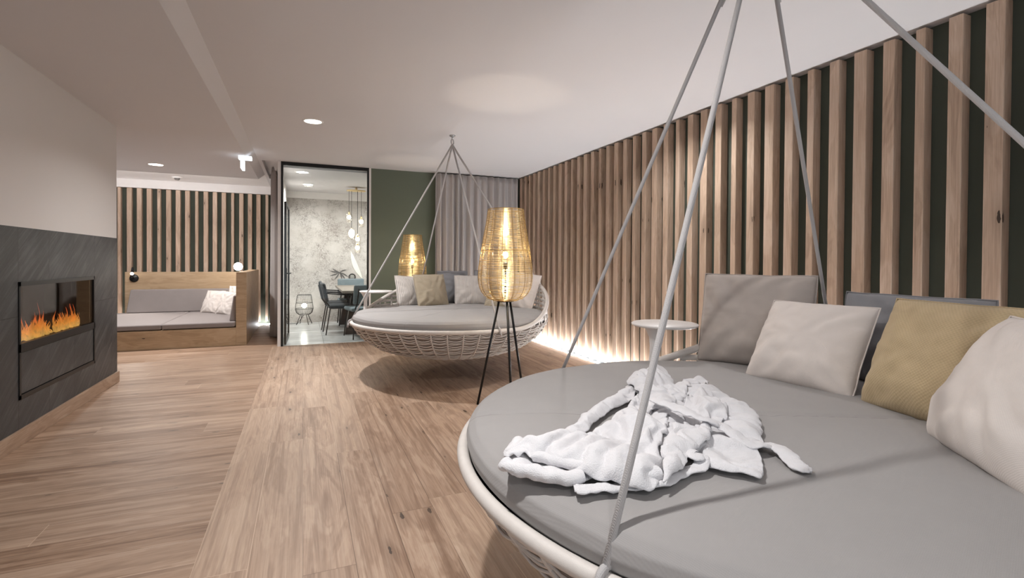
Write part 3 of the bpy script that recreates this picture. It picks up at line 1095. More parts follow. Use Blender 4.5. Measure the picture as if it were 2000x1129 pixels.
# >>robe pieces
# folded pieces of the robe: outlines, and how far each point of the cloth has settled from flat (x, y, z in mm)
from mathutils.geometry import delaunay_2d_cdt
ROBE_PIECES = [
    ([(288,596),(310,640),(400,662),(560,690),(610,690),(690,668),(900,655),(1000,640),(1000,560),(700,540),(600,520),(360,556)], 0, 1, 0.02),
    ([(1050,300),(1110,262),(1180,262),(1225,258),(1290,312),(1370,345),(1420,380),(1442,430),(1444,500),(1420,540),(1330,545),(1200,520),(1100,560),(1000,600),(960,500),(980,380)], 0, 2, 0.02),
    ([(1100,548),(1130,515),(1200,470),(1290,472),(1380,508),(1445,555),(1462,600),(1456,652),(1400,648),(1290,628),(1200,604),(1165,578)], 0.008, 3, 0.02),
    ([(284,552),(292,515),(345,464),(385,480),(460,464),(600,456),(700,430),(790,366),(850,325),(900,268),(960,280),(1020,340),(1040,410),(1025,470),(990,540),(1000,610),(1000,660),(960,684),(880,682),(780,658),(690,642),(600,614),(500,580),(400,566),(330,575)], 0.012, 4, 0.03),
    ([(538,455),(560,430),(600,412),(640,372),(700,330),(780,282),(850,240),(905,232),(925,262),(890,300),(820,326),(760,360),(700,402),(650,452),(600,462)], 0.004, 5, 0.03),
    ([(850,215),(880,192),(930,170),(975,158),(1020,165),(1052,195),(1066,232),(1046,280),(1040,330),(990,372),(930,345),(900,310),(890,262),(862,240)], 0.018, 6, 0.04),
    ([(1010,300),(1030,262),(1075,238),(1120,218),(1180,208),(1212,232),(1205,250),(1160,254),(1125,268),(1110,300),(1070,330),(1030,330)], 0.01, 7, 0.03),
    ([(1082,335),(1100,285),(1150,266),(1220,280),(1280,325),(1304,375),(1270,404),(1215,398),(1210,440),(1160,500),(1060,560),(1000,600),(1000,520),(1040,450),(1090,400)], 0.016, 8, 0.04),
    ([(1000,500),(1060,470),(1130,440),(1200,410),(1222,440),(1190,480),(1140,520),(1110,560),(1060,590),(1005,622),(990,560)], 0.026, 9, 0.045),
]
ROBE_FOLDS = [
    [[0,-2,-1,-5,1,-2,-2,0,-5,-3,-3,0,-3,0,0,2,-1,2,0,1,1,0,0,0,0,0,-2,-1,0,2,2,-1,-3,-2,-1,0,1,0,1,-3,-2,-1,0,-2,-4,-3,-1,-1,0,0,1,2,2,4,1,5,0,-3,4,4,1,2,2,0,-2,4,3,5,4,3,0,7,2,4,3,2,1,0,-1,-2,-2,-1,0,1,0,-1,-1,-1,0,-1,-2,0,0,-3,-2,-1,1,-2,0,0,0,-1,0,1,-1,0,1,-1,0,1,-1,0,0,1,2,2,-1,0,0,0,-3,-3,-2,-1,-1,0,1,2,2,1,2,3,3,2,3,3,-3,-2,-3,-3,-3,-4,-4,-3,-2,-1,0,-1,-1,0,1,2,3,4,4,4,5,4,4,5,-4,-3,-2,-2,-5,-4,-3,-3,-2,-1,0,-1,0,1,1,0,1,2,3,4,3,3,3,4,4,5,-5,-5,-4,-4,-5,-5,-5,-4,-3,-3,-2,-1,-2,-1,0,1,2,3,4,4,6,6,5,3,3,4,6,-5,-6,-5,-4,-3,-3,-4,-5,-4,-3,-2,-1,-2,-1,0,1,0,0,2,3,4,5,5,6,4,4,4,5,7,-8,-7,-5,-4,-3,-2,-5,-5,-5,-4,-3,-2,-2,-1,0,1,0,1,1,2,3,4,5,6,6,4,5,5,7,-8,-8,-6,-5,-5,-3,-4,-3,-5,-4,-3,-2,-2,-1,-1,0,-1,-1,1,2,2,2,3,4,5,6,5,5,5,-8,-8,-8,-7,-6,-5,-4,-3,-3,-2,-1,-1,0,1,1,-1,0,1,1,1,2,4,4,5,3,4,5,-6,-5,-7,-8,-9,-8,-7,-6,-5,-4,-3,-2,-1,-1,0,1,2,0,-1,-1,0,1,1,2,3,4,2,-8,-8,-6,-7,-9,-8,-7,-6,-5,-4,-3,-2,-1,0,1,2,0,0,1,1,1,3,4,3,4,-8,-7,-7,-9,-9,-9,-8,-7,-6,-5,-4,-3,-2,-1,0,1,2,3,2,0,1,2,3,5,-7,-5,-6,-5,-5,-7,-8,-7,-6,-5,-4,-3,-2,-2,0,-1,0,0,1,2,1,2,3,-6,-6,-7,-6,-6,-7,-7,-7,-6,-5,-3,-2,-1,0,0,1,2,1,2,4,5,-5,-4,-5,-4,-6,-6,-6,-5,-5,-4,-2,-2,-1,-1,0,0,1,3,5,6,-5,-5,-4,-3,-3,-2,-3,-3,-4,-3,-2,-1,0,1,0,1,2,5,-3,-2,-2,-2,-2,-4,-3,-3,-3,-2,-1,-1,0,2,2,2,4,-3,-2,-1,-1,-4,-3,-2,-1,-2,-1,-1,0,1,2,3,3,-1,-1,0,-2,-3,-2,-2,-2,-2,-1,0,1,],
     [0,0,-1,0,1,1,0,0,-1,1,0,3,1,1,0,1,-3,-1,-3,-4,-4,0,-2,0,-1,-1,5,3,0,0,4,-2,0,0,0,0,0,-2,0,-1,-1,0,0,-3,2,2,-4,-2,-1,0,0,0,2,1,3,0,0,-3,0,2,-2,0,2,0,-1,3,-3,2,3,3,0,5,-1,0,1,2,2,0,1,-2,2,-3,1,-4,0,3,-2,3,-2,-3,2,0,-2,2,-1,-3,-4,2,1,-1,2,-1,-2,-4,-1,-2,-2,3,0,-1,2,1,0,-3,-4,-3,-8,-5,-5,-3,-1,1,1,1,-2,-1,1,0,-1,0,-2,-4,-3,-2,-3,-3,-6,-6,-6,-6,-4,1,2,1,0,-1,-1,-1,-2,-2,-1,1,0,-1,-3,-3,-2,-2,-2,-2,-5,-5,-5,-4,-5,-4,-2,-2,-2,-1,0,0,1,0,-1,0,0,-1,-1,-2,-1,-1,0,0,0,-1,-5,-5,-4,-4,-4,-4,-2,-2,-1,0,1,2,0,-2,-2,0,0,0,0,0,-1,-1,0,1,1,0,0,-5,-4,-3,-2,-3,-3,-3,-3,-3,-4,-3,-3,2,3,2,-1,0,0,-1,0,1,1,1,1,2,2,2,1,1,-6,-4,-3,-3,-2,-2,-3,-2,-2,-2,-2,-2,-1,-2,-3,-3,1,1,0,0,1,2,4,3,2,3,2,2,2,-4,-6,-4,-3,-2,-1,-1,-2,0,-2,-3,-3,-1,-2,-4,-4,0,0,-2,0,1,0,0,-1,3,4,5,4,2,-3,-5,-5,-3,-1,0,0,0,0,-1,-1,-2,-2,-3,-3,-3,-2,-2,0,1,1,1,1,1,-1,2,6,-2,-1,-4,-4,-4,-4,-4,-4,-4,-3,-2,0,-1,-1,-1,-1,-2,-2,-1,1,2,2,0,-1,2,1,-1,-2,-3,-3,-3,-2,-2,-2,-1,-1,-1,0,0,1,1,0,0,-1,-2,-2,-1,2,3,2,1,3,-1,-1,-2,-1,0,0,0,0,-1,0,-1,0,-1,-1,-1,0,0,1,0,-1,0,0,2,3,0,0,0,-1,0,1,1,1,1,0,0,-1,-1,0,-1,0,0,0,1,1,1,0,3,1,1,2,1,1,2,2,2,2,2,1,1,0,0,0,0,-1,2,2,2,1,2,2,2,2,3,4,4,4,3,3,2,1,1,0,-1,-2,1,1,2,3,3,3,3,2,1,-1,-2,0,4,4,4,4,2,1,0,-1,-1,0,3,1,2,3,1,-1,0,1,-2,-3,-1,2,2,2,1,1,1,2,3,3,2,0,-1,-1,-1,-2,-2,-1,0,1,2,2,1,2,3,2,0,0,-1,0,-3,0,2,2,2,],
     [6,8,7,10,7,8,7,6,10,7,8,7,8,8,6,8,9,7,8,8,8,6,8,7,8,8,7,7,6,7,7,16,9,8,7,6,7,11,7,16,11,7,6,14,8,7,10,8,7,6,7,8,7,9,7,10,6,7,9,11,7,8,9,6,7,14,7,8,8,7,6,13,7,9,7,7,9,6,8,8,13,7,15,7,6,7,7,12,8,7,12,6,7,10,17,21,14,18,17,19,14,23,17,20,16,18,20,14,10,10,18,22,25,26,24,20,24,22,17,16,20,15,16,18,24,24,23,20,17,9,10,13,17,25,27,24,21,25,16,11,9,18,22,24,25,26,28,20,15,14,12,16,16,15,11,17,22,28,25,19,19,25,27,21,11,12,8,10,12,17,21,28,27,24,21,14,9,7,8,8,16,23,27,29,20,22,19,25,28,21,14,9,15,16,18,21,25,27,21,17,15,18,17,16,14,10,7,11,20,29,23,24,23,15,24,26,28,26,21,15,7,8,9,11,15,22,24,23,22,13,11,7,8,11,7,11,14,23,29,23,21,19,18,18,20,22,24,24,15,9,13,14,16,19,13,12,11,13,20,17,16,15,9,9,8,11,16,25,28,25,20,23,28,27,27,27,26,18,16,7,7,8,12,19,21,23,23,14,11,7,9,15,17,19,20,18,19,28,22,15,23,29,23,25,25,24,22,20,19,16,12,7,9,12,16,25,24,20,16,9,8,9,13,18,26,25,24,18,23,32,26,18,16,13,10,9,9,10,13,7,12,15,18,18,28,21,15,13,11,17,20,19,26,16,26,32,30,24,15,16,13,8,9,11,9,9,7,8,11,16,25,31,29,23,17,14,16,25,25,22,27,33,26,19,14,10,9,12,13,15,16,17,18,18,16,20,23,31,22,24,23,22,21,17,21,30,34,29,20,12,9,11,8,8,7,9,13,12,21,24,28,30,27,18,15,17,18,23,30,34,26,18,13,9,11,11,10,10,8,9,11,14,18,25,26,25,21,20,23,31,34,25,18,14,9,7,10,9,7,12,16,20,22,18,16,14,17,20,27,31,34,31,27,22,17,10,8,7,7,11,16,22,27,25,23,18,20,24,31,28,18,22,21,20,20,19,15,16,16,20,25,25,22,24,25,23,13,11,12,16,24,25,25,25,25,24,23,16,18,21,19,8,14,18,21,15,18,21,21,19,]],
    [[0,3,-9,-7,-6,-4,-3,0,4,-6,-4,-3,-1,0,0,2,3,4,4,1,-1,0,0,0,0,5,3,2,0,9,7,1,3,9,5,0,0,-1,8,4,10,2,0,4,8,17,7,-1,5,0,13,13,6,4,7,5,0,-3,3,0,1,7,5,0,1,-4,1,9,3,4,0,-4,3,1,2,10,4,0,2,-1,2,2,2,1,0,0,-2,3,1,4,-5,0,-2,-3,-3,3,2,1,0,4,1,2,1,-1,3,0,2,2,5,-1,-1,-10,0,3,6,-8,-8,-5,-5,0,4,-8,-2,-8,-9,-3,0,-9,-8,-4,0,-9,-4,0,5,-2,-9,-7,-2,1,0,-7,0,-1,-1,0,-4,0,-5,-12,-8,-10,-8,-4,0,-3,-10,-6,-4,-1,-3,0,-1,0,2,4,-3,-1,1,3,3,5,6,7,2,-3,0,0,2,4,4,6,8,9,-3,3,4,3,-4,-1,0,2,4,3,5,7,8,8,10,-5,7,3,2,2,1,3,-3,-2,-1,2,2,3,4,5,8,8,7,9,1,9,7,3,4,-1,0,-1,-2,-1,2,4,3,3,5,8,9,5,6,8,7,5,1,0,-2,-5,-3,-2,0,1,3,4,5,0,-1,1,1,4,2,4,5,7,6,2,3,5,8,8,3,-1,-3,-6,-6,-4,-1,1,2,2,4,0,1,1,-2,-2,1,3,4,2,5,7,2,0,1,3,7,4,4,6,-6,-4,-7,-6,-3,-1,1,1,3,4,4,-3,-3,-1,1,3,0,2,4,7,5,-1,0,2,6,5,7,9,10,-8,-7,-6,-4,-3,-2,-1,1,3,1,-5,-3,0,2,3,-1,2,4,7,1,-1,1,1,6,6,8,9,10,6,7,-7,-6,-6,-4,-4,-2,0,1,-2,-3,-1,0,0,2,-2,1,2,7,-1,-1,1,2,6,6,8,9,10,4,6,8,-2,-3,-8,-6,-4,-3,-1,-5,-2,0,-1,1,1,-2,1,2,7,-2,-1,1,3,5,5,6,8,10,8,4,6,8,-8,-10,-7,-6,-4,-5,-4,-2,0,1,1,-3,-2,0,2,5,-2,-1,0,2,5,7,5,7,6,8,2,4,6,8,8,-10,-9,-8,-6,-5,-5,-3,-1,0,-5,-5,-4,-1,2,4,-2,-1,0,2,5,3,4,6,5,5,0,2,4,5,2,4,-9,-8,-7,-5,-7,-4,-2,-1,-3,-6,-5,-2,-1,1,2,-4,-2,1,4,1,3,4,8,-1,-1,1,1,4,1,0,3,5,-6,-9,-8,-6,-4,-2,-8,-8,-5,-2,-2,0,-1,-5,-3,1,1,2,1,4,5,-3,-2,-1,-3,0,1,-2,0,2,5,-11,-9,-8,-6,-4,-10,-8,-5,-4,-2,-3,-6,-6,-3,1,-1,1,1,4,2,-5,-4,-3,-4,-3,-1,-3,-2,0,3,6,-9,-7,-7,-7,-6,-8,-6,-4,-2,-8,-8,-6,-3,-2,0,-2,0,2,-4,-5,-5,-8,-5,-5,-5,-5,-4,-2,1,1,5,6,-7,-5,-5,-11,-9,-7,-5,-4,-9,-10,-6,-4,-2,-1,-3,-1,0,-6,-5,-10,-10,-8,-6,-5,-3,-4,-3,0,3,2,4,6,8,-12,-12,-11,-9,-7,-5,-11,-8,-5,-4,-3,-5,-5,-2,-1,-7,-5,-13,-10,-8,-7,-4,-2,-2,-2,0,2,4,3,5,7,-13,-12,-10,-8,-9,-7,-7,-5,-3,-4,-6,-6,-4,-6,-6,-7,-14,-11,-9,-7,-5,-4,-1,-1,1,2,1,3,4,6,9,-12,-11,-10,-9,-11,-8,-6,-5,-8,-8,-6,-6,-8,-7,-13,-13,-12,-9,-8,-6,-5,-2,0,1,3,1,2,4,5,8,11,11,-7,-15,-14,-12,-10,-8,-7,-10,-10,-6,-10,-10,-11,-14,-15,-12,-9,-7,-7,-4,-4,-2,0,1,0,1,3,5,7,10,11,10,-15,-13,-12,-10,-9,-13,-10,-7,-9,-7,-17,-18,-15,-12,-10,-8,-6,-2,-1,-4,-1,-2,-1,1,3,5,8,10,11,9,11,-14,-13,-12,-14,-13,-12,-10,-9,-7,-17,-17,-15,-13,-11,-9,-5,-4,-2,0,-4,-2,-1,1,1,4,7,7,9,11,8,-12,-10,-10,-16,-13,-11,-9,-7,-17,-13,-12,-13,-11,-8,-7,-4,-2,-5,-4,-2,-1,0,2,4,8,9,7,9,10,11,-16,-15,-13,-11,-9,-12,-10,-9,-9,-9,-11,-6,-5,-1,-6,-5,-4,-4,-3,0,2,3,4,3,5,7,9,11,13,-14,-11,-11,-11,-9,-10,-7,-7,-8,-7,-7,-3,-1,-7,-6,-7,-5,-3,-1,0,2,0,1,3,5,7,9,12,14,-11,-9,-7,-13,-11,-9,-7,-9,-9,-5,-3,-2,0,-9,-8,-5,-4,-5,-3,-2,-1,0,2,4,5,7,10,13,16,-9,-6,-13,-12,
-11,-9,-9,-8,-4,-3,-1,-2,-9,-7,-6,-7,-7,-5,-4,-2,0,1,4,5,7,9,11,12,-13,-12,-12,-11,-12,-7,-5,-3,-2,-8,-9,-6,-8,-7,-5,-5,-6,-4,-1,1,3,5,6,7,8,10,13,-10,-9,-10,-12,-7,-5,-3,-2,-10,-8,-5,-8,-6,-6,-8,-7,-4,-3,-1,1,2,3,4,5,7,10,11,-7,-9,-7,-8,-6,-4,-9,-9,-9,-6,-5,-5,-9,-8,-8,-6,-3,-1,0,1,3,5,6,6,8,11,-6,-4,-6,-4,-7,-11,-8,-5,-4,-10,-10,-9,-7,-5,-3,-1,0,1,3,5,7,8,9,10,14,-5,-5,-4,-11,-8,-6,-5,-10,-11,-8,-5,-3,-3,-3,-1,1,3,5,8,9,10,11,12,-1,-11,-11,-9,-7,-5,-11,-8,-6,-4,-3,-1,-1,-1,1,2,3,4,6,6,7,9,12,-12,-10,-8,-9,-7,-7,-5,-3,-3,-4,-2,0,-3,-1,-1,0,1,3,5,7,8,9,-8,-7,-10,-7,-5,-4,-6,-6,-4,-2,-5,-5,-4,-3,-1,1,3,5,7,5,4,-10,-11,-8,-6,-5,-8,-7,-5,-3,-7,-7,-5,-4,-2,0,0,2,4,5,7,8,-11,-9,-7,-9,-8,-8,-7,-7,-5,-6,-4,-2,1,2,1,3,5,7,9,9,-11,-10,-7,-11,-10,-8,-7,-6,-6,-4,-3,-1,-1,1,3,4,6,7,9,10,-12,-12,-10,-8,-6,-8,-7,-6,-5,-4,-2,-1,1,3,4,5,7,6,10,-10,-8,-6,-7,-9,-5,-6,-5,-3,-1,0,0,2,3,4,5,7,9,-7,-8,-5,-6,-8,-7,-5,-4,-2,-3,-2,0,2,4,5,7,9,12,-7,-8,-9,-7,-6,-4,-2,-4,-3,-1,1,3,4,6,8,10,12,-1,-8,-6,-7,-5,-2,-4,-2,0,2,4,5,7,8,10,5,-8,-5,-7,-6,-4,-3,-1,1,2,4,3,4,6,8,8,-7,-6,-4,-5,-3,-1,0,-1,1,2,4,4,5,7,7,-6,-5,-2,-4,-2,-3,-2,1,1,3,5,5,4,6,6,-2,-3,-1,-2,0,1,2,4,2,5,3,5,1,-5,-5,-2,-1,1,2,1,4,1,2,-4,-2,0,1,1,0,],
     [0,-3,2,-4,-3,0,2,0,-5,0,-5,-2,-2,2,0,0,-1,-2,1,-7,0,0,4,4,2,2,3,1,0,-3,-3,0,-2,-6,-1,0,-2,-3,-6,-5,-5,2,0,-2,-4,-4,-1,2,-1,0,-2,-5,0,-2,-7,-6,0,1,-3,-1,-4,-9,-6,0,-3,3,-2,-9,1,-2,0,7,1,0,-3,-12,-3,0,-5,1,-6,3,-3,-1,0,3,-5,-1,0,3,-4,0,1,5,11,-1,2,0,0,-5,-2,-5,-5,1,-5,0,-7,-9,-11,-7,-3,-4,0,3,-1,4,5,3,5,0,-2,1,-3,1,4,0,0,6,7,4,2,7,3,0,-4,1,6,6,-4,-4,0,7,-5,-1,2,4,9,0,5,10,4,8,7,2,0,5,13,3,3,3,8,0,-5,-8,-10,-10,-5,-5,-6,-8,-9,-9,-7,-4,-2,-3,-3,-5,-6,-5,-5,-6,-7,-9,-2,1,1,-3,-1,-2,-2,-5,-3,-3,-3,-4,-6,-9,-11,3,3,6,-1,0,0,0,1,-1,-3,-2,-1,-1,-1,-4,-3,-6,-10,-9,-1,3,2,-2,2,-6,-6,0,1,-1,0,1,1,-2,-2,-4,-3,-9,-9,-8,-3,6,0,0,-2,-6,-5,-4,-2,2,0,-3,2,0,0,1,-1,3,3,1,-2,-3,-2,-7,-8,-8,-6,-2,5,1,0,-3,-4,-3,-2,-1,2,0,0,7,1,3,1,1,1,1,4,-1,1,-1,-3,-5,-6,-7,-6,-3,1,-5,0,-1,-2,-2,0,0,3,1,2,3,4,2,3,4,3,3,0,0,3,2,1,-3,-4,-6,-5,-3,-4,-5,-7,1,0,1,1,1,1,1,3,4,5,3,5,7,6,5,1,3,4,5,0,-1,-2,-5,-4,-3,-1,-1,-3,-7,-10,3,3,0,3,2,3,4,5,4,6,4,8,6,7,3,5,5,7,1,1,0,-3,-3,0,2,2,0,-4,-7,-8,-3,2,1,3,4,5,7,5,7,5,8,7,8,5,6,7,9,3,3,2,0,-2,3,4,3,2,-2,-7,-7,-6,0,2,4,4,6,3,7,5,5,6,9,6,8,8,9,11,5,5,2,0,2,4,5,4,-1,1,-5,-4,-4,-4,-7,3,4,5,7,5,5,6,6,7,7,8,9,10,12,13,7,6,3,2,4,4,7,6,-1,2,-3,-3,-2,-3,-9,-4,4,6,4,7,6,7,8,9,9,9,10,10,7,7,11,3,3,4,6,5,6,2,3,-3,-2,-1,-2,-2,-7,-8,-7,-7,5,6,8,8,9,10,8,11,11,10,5,7,11,6,4,6,5,6,2,3,4,-2,-1,-1,-6,-5,-4,-6,-5,-5,-5,6,8,9,11,13,9,10,10,6,5,8,6,7,7,8,6,7,4,5,5,-2,0,-1,-5,-7,-4,-4,-3,-3,-3,-3,8,5,10,6,12,6,6,6,7,5,8,8,9,7,8,5,6,6,0,0,0,-6,-4,-7,-4,-2,-1,-1,-1,-3,-1,-5,8,4,8,6,6,7,7,9,7,9,10,7,7,9,8,10,7,1,2,-5,-7,-5,-5,-3,-2,0,0,0,-1,-3,-2,-2,-5,5,7,7,8,9,11,9,8,11,8,9,8,10,10,9,2,3,-6,-3,-4,-2,-1,-1,-1,2,2,-1,0,-4,-4,-5,8,9,10,11,8,12,6,7,9,10,11,12,10,4,4,4,-4,-2,-2,0,0,0,1,3,4,1,-1,-2,-1,-2,-4,9,0,6,10,7,7,8,10,9,12,13,9,2,5,0,-1,-1,1,2,2,1,3,6,5,5,1,1,0,1,-1,-3,-4,1,5,7,8,9,10,11,11,13,13,4,2,4,1,-1,2,3,3,3,4,4,7,7,7,4,3,3,1,1,0,-2,-3,8,9,10,12,14,12,13,12,5,4,0,1,3,5,5,5,6,7,6,5,9,7,6,6,5,4,3,2,1,-1,-3,9,11,13,8,14,8,7,5,6,3,2,6,8,6,6,8,7,9,10,7,8,8,6,1,0,3,-3,-1,1,-5,10,5,10,8,8,7,8,9,6,3,8,9,9,9,10,10,11,8,10,9,7,2,0,0,-1,0,-5,-3,1,-5,8,10,10,9,9,4,9,4,6,8,11,12,10,14,8,10,10,4,3,2,2,2,2,-2,-3,-3,-3,-3,-4,9,6,9,2,6,3,5,6,8,12,14,15,17,9,10,5,4,4,4,4,4,-1,-1,-1,-1,-1,-1,-1,-2,8,5,5,4,5,6,7,10,14,12,14,10,12,7,7,8,5,-2,-3,-2,-1,1,0,-1,-6,-2,-2,-3,-1,8,6,5,6,7,9,13,13,14,10,9,13,11,11,7,-1,-3,-3,-1,0,-1,-5,-3,-7,-8,-7,-5,-4,7,8,9,12,14,14,11,10,11,10,14,11,3,0,-1,-2,-7,-7,-6,-6,-8,-7,-6,-6,-7,-6,-5,6,7,11,15,13,12,12,13,13,13,12,3,1,1,-3,-4,-4,-5,-5,-4,-6,-5,-6,-5,-5,
-5,-3,6,10,11,16,15,14,7,15,8,6,4,4,-1,0,-2,-3,-2,-3,-3,-2,-2,-5,-4,-3,-3,-3,11,11,16,16,10,8,8,7,6,2,2,2,1,1,-1,0,-1,-3,-4,-3,-2,-1,-1,-3,-3,14,7,13,10,10,9,9,6,5,3,4,4,1,0,-1,0,0,1,3,1,0,0,-6,8,9,12,12,12,12,8,7,4,3,2,4,3,3,5,3,0,-2,0,-4,-5,-5,-4,12,13,13,7,11,7,5,4,4,4,6,8,0,-1,-4,-6,-6,-6,-5,-3,-2,-2,7,9,9,9,8,7,4,7,8,6,-2,-5,-7,-7,-7,-5,-4,-3,-1,-3,-2,11,10,10,10,9,7,9,7,7,-3,-6,-6,-6,-5,-3,-6,-5,-2,-1,-2,-8,11,13,13,10,9,3,0,-2,-3,-6,-5,-4,-4,-3,-7,-6,-6,-6,-6,-6,13,10,12,5,3,2,0,0,-3,-1,-3,-3,-5,-5,-5,-4,-4,-3,-4,-5,11,8,6,4,4,-2,1,-2,-3,-4,-4,-4,-4,-3,-3,-2,-2,-3,-3,8,8,6,1,0,1,-2,-2,-2,-2,-3,-6,-2,-3,-3,-1,-2,0,9,3,3,2,0,0,0,-2,0,-5,-5,-3,-1,-2,-5,-5,-5,-5,5,3,3,2,2,2,2,-2,-2,-4,-4,-4,-4,-4,-4,-4,-3,-2,5,3,-3,-1,2,-2,-2,-3,-3,-3,-3,-3,-2,-1,-2,-3,-2,-1,-1,0,-1,-1,-1,-2,-3,-7,-8,-4,0,-6,-2,0,-3,0,1,1,0,-6,-7,-5,-6,-9,-7,-5,-3,0,2,-1,3,2,-5,-4,-5,-6,-6,-6,-8,-4,-2,0,3,-6,-4,-5,-3,-4,-4,-5,-7,-5,-1,0,2,-4,-4,-3,-3,-2,-3,-5,-4,3,3,-2,-1,0,-1,-3,2,],
     [6,7,14,7,7,8,8,6,7,16,9,10,8,11,6,8,8,7,14,8,10,6,9,7,8,14,7,7,6,11,7,9,10,13,7,6,8,9,11,7,13,9,6,7,7,10,8,8,8,6,13,11,8,8,10,9,6,7,11,9,10,13,7,6,8,8,7,8,7,8,6,10,8,7,8,9,7,6,8,9,9,7,8,7,6,7,12,8,8,9,11,6,8,8,17,12,8,8,6,12,16,7,10,7,13,6,14,20,29,35,37,37,6,27,18,9,9,8,10,6,7,11,9,8,9,8,6,8,8,8,8,9,7,6,9,8,8,8,7,7,6,9,8,8,8,8,8,6,7,13,10,10,7,7,6,7,8,7,8,10,12,6,19,25,25,20,25,29,27,21,27,27,22,32,18,24,27,22,19,25,32,31,28,21,40,21,25,20,22,22,19,17,24,33,32,30,23,11,16,32,33,18,13,19,7,11,21,15,12,14,24,32,29,23,23,13,21,22,30,32,20,7,16,21,27,21,17,10,12,19,30,24,21,15,17,26,31,30,19,37,15,7,19,28,34,35,29,22,22,26,24,17,9,11,18,16,26,23,14,12,20,34,39,38,33,23,20,7,18,31,40,40,37,33,28,37,36,24,25,19,8,17,22,25,22,15,14,9,25,39,43,44,39,27,21,19,17,27,40,44,38,31,36,45,45,41,32,16,10,17,21,24,14,9,13,13,25,41,43,38,45,36,36,33,26,26,34,40,40,37,47,51,50,45,33,19,15,14,18,23,12,12,7,15,30,41,41,34,39,46,44,39,30,14,16,26,33,29,37,50,55,53,46,34,25,26,20,25,24,12,14,10,16,30,38,38,30,32,41,47,42,34,18,22,24,17,26,40,50,54,55,47,33,32,35,27,29,22,10,7,16,16,30,36,33,26,28,40,46,42,34,20,31,33,32,22,35,44,44,48,41,38,44,44,40,32,18,8,7,14,17,31,32,24,17,26,32,43,39,27,23,35,39,37,32,22,24,34,39,41,35,48,50,49,43,28,17,7,12,14,19,31,26,18,16,22,35,39,36,22,28,41,42,38,31,17,15,22,29,26,33,46,51,50,45,32,18,16,21,26,28,29,16,9,14,22,34,33,26,20,37,45,43,35,30,16,25,25,23,19,35,45,50,49,45,30,20,25,30,36,34,26,13,8,15,27,31,21,18,21,38,43,38,29,22,15,26,30,31,28,28,38,45,46,43,29,30,35,41,43,33,20,7,13,17,27,25,15,12,25,41,42,34,22,13,15,27,32,34,33,28,27,30,35,31,34,45,47,47,44,32,19,17,20,25,27,17,13,15,33,43,35,25,16,8,20,26,31,34,34,25,27,18,22,20,27,45,51,51,50,45,31,21,25,30,30,25,13,7,21,33,39,29,17,9,7,14,18,26,31,32,27,18,16,15,17,29,41,48,50,51,45,31,35,33,36,33,20,11,14,24,36,33,21,11,13,7,8,11,17,26,28,20,20,27,28,28,33,42,43,42,33,36,45,44,43,33,21,9,21,30,38,30,16,9,14,9,12,12,11,19,23,18,29,33,29,29,29,27,27,28,31,45,50,49,45,31,20,18,28,37,36,22,9,15,18,11,12,8,9,13,15,22,33,38,38,33,34,29,21,15,28,37,46,50,49,45,31,23,29,38,42,32,18,7,13,15,17,12,8,15,12,20,27,38,42,39,40,38,32,24,12,31,39,45,48,44,29,32,38,45,41,28,12,13,14,14,14,18,15,9,23,27,37,43,44,43,42,39,34,26,14,19,29,38,42,33,34,44,49,52,46,29,19,13,13,16,18,15,7,13,22,35,40,41,38,32,31,32,23,19,17,27,23,25,30,45,51,54,54,47,28,30,23,14,14,20,9,12,20,31,35,34,33,26,23,22,20,23,32,32,28,31,30,40,48,52,49,38,37,41,34,26,15,17,19,15,28,32,28,23,20,16,15,21,26,36,39,41,41,38,31,31,32,
41,35,36,48,50,44,34,23,15,18,21,31,27,19,13,9,13,22,27,35,40,42,42,40,37,33,29,22,24,26,41,51,53,47,36,26,30,30,32,34,18,12,8,15,27,33,37,41,40,38,34,29,29,27,23,21,16,20,37,47,53,50,39,35,38,42,42,33,18,11,19,30,34,37,36,34,30,27,25,18,18,16,14,15,29,39,47,50,40,44,48,48,44,29,18,23,31,37,37,32,22,21,15,13,8,9,14,19,26,26,25,22,29,37,47,50,53,53,47,28,29,31,38,40,34,23,15,11,7,10,11,18,23,27,31,32,32,21,15,23,35,46,48,48,37,33,40,44,46,38,27,17,7,10,11,16,18,19,20,19,23,31,34,30,21,31,41,40,31,46,50,49,47,31,22,13,13,17,19,18,16,10,11,12,18,24,30,22,19,23,22,26,44,48,48,45,28,18,21,19,17,20,12,10,8,12,13,13,19,24,26,32,13,27,39,43,45,41,27,29,32,31,27,22,16,7,9,13,20,27,30,35,38,40,31,27,35,35,30,30,38,37,34,26,16,11,7,20,24,33,38,42,45,47,44,36,26,21,22,36,40,38,31,22,13,9,20,29,35,43,46,48,50,48,44,39,25,14,21,32,35,34,29,17,11,21,25,36,43,45,46,47,45,37,34,29,27,25,24,26,28,27,14,20,29,35,42,42,34,36,36,32,37,46,45,42,40,36,23,18,14,16,29,34,39,42,39,30,28,35,41,48,53,52,50,46,41,33,23,21,31,34,36,36,28,26,36,42,50,53,55,53,50,46,40,33,23,19,27,31,30,21,34,37,47,52,52,53,46,40,40,33,26,22,19,18,20,17,19,30,43,48,49,45,46,37,32,29,31,32,36,36,31,23,18,29,40,43,46,43,40,29,32,39,42,44,47,44,40,34,26,21,33,36,29,29,31,41,44,47,50,49,46,42,35,28,14,18,22,34,39,44,46,48,47,44,40,31,24,20,19,23,18,27,29,38,42,43,40,30,26,22,25,32,33,31,24,18,20,24,31,33,24,22,26,31,33,33,25,33,31,22,20,18,19,28,28,36,35,30,21,20,29,28,14,22,29,33,35,33,26,17,13,19,19,21,26,26,23,12,17,]],
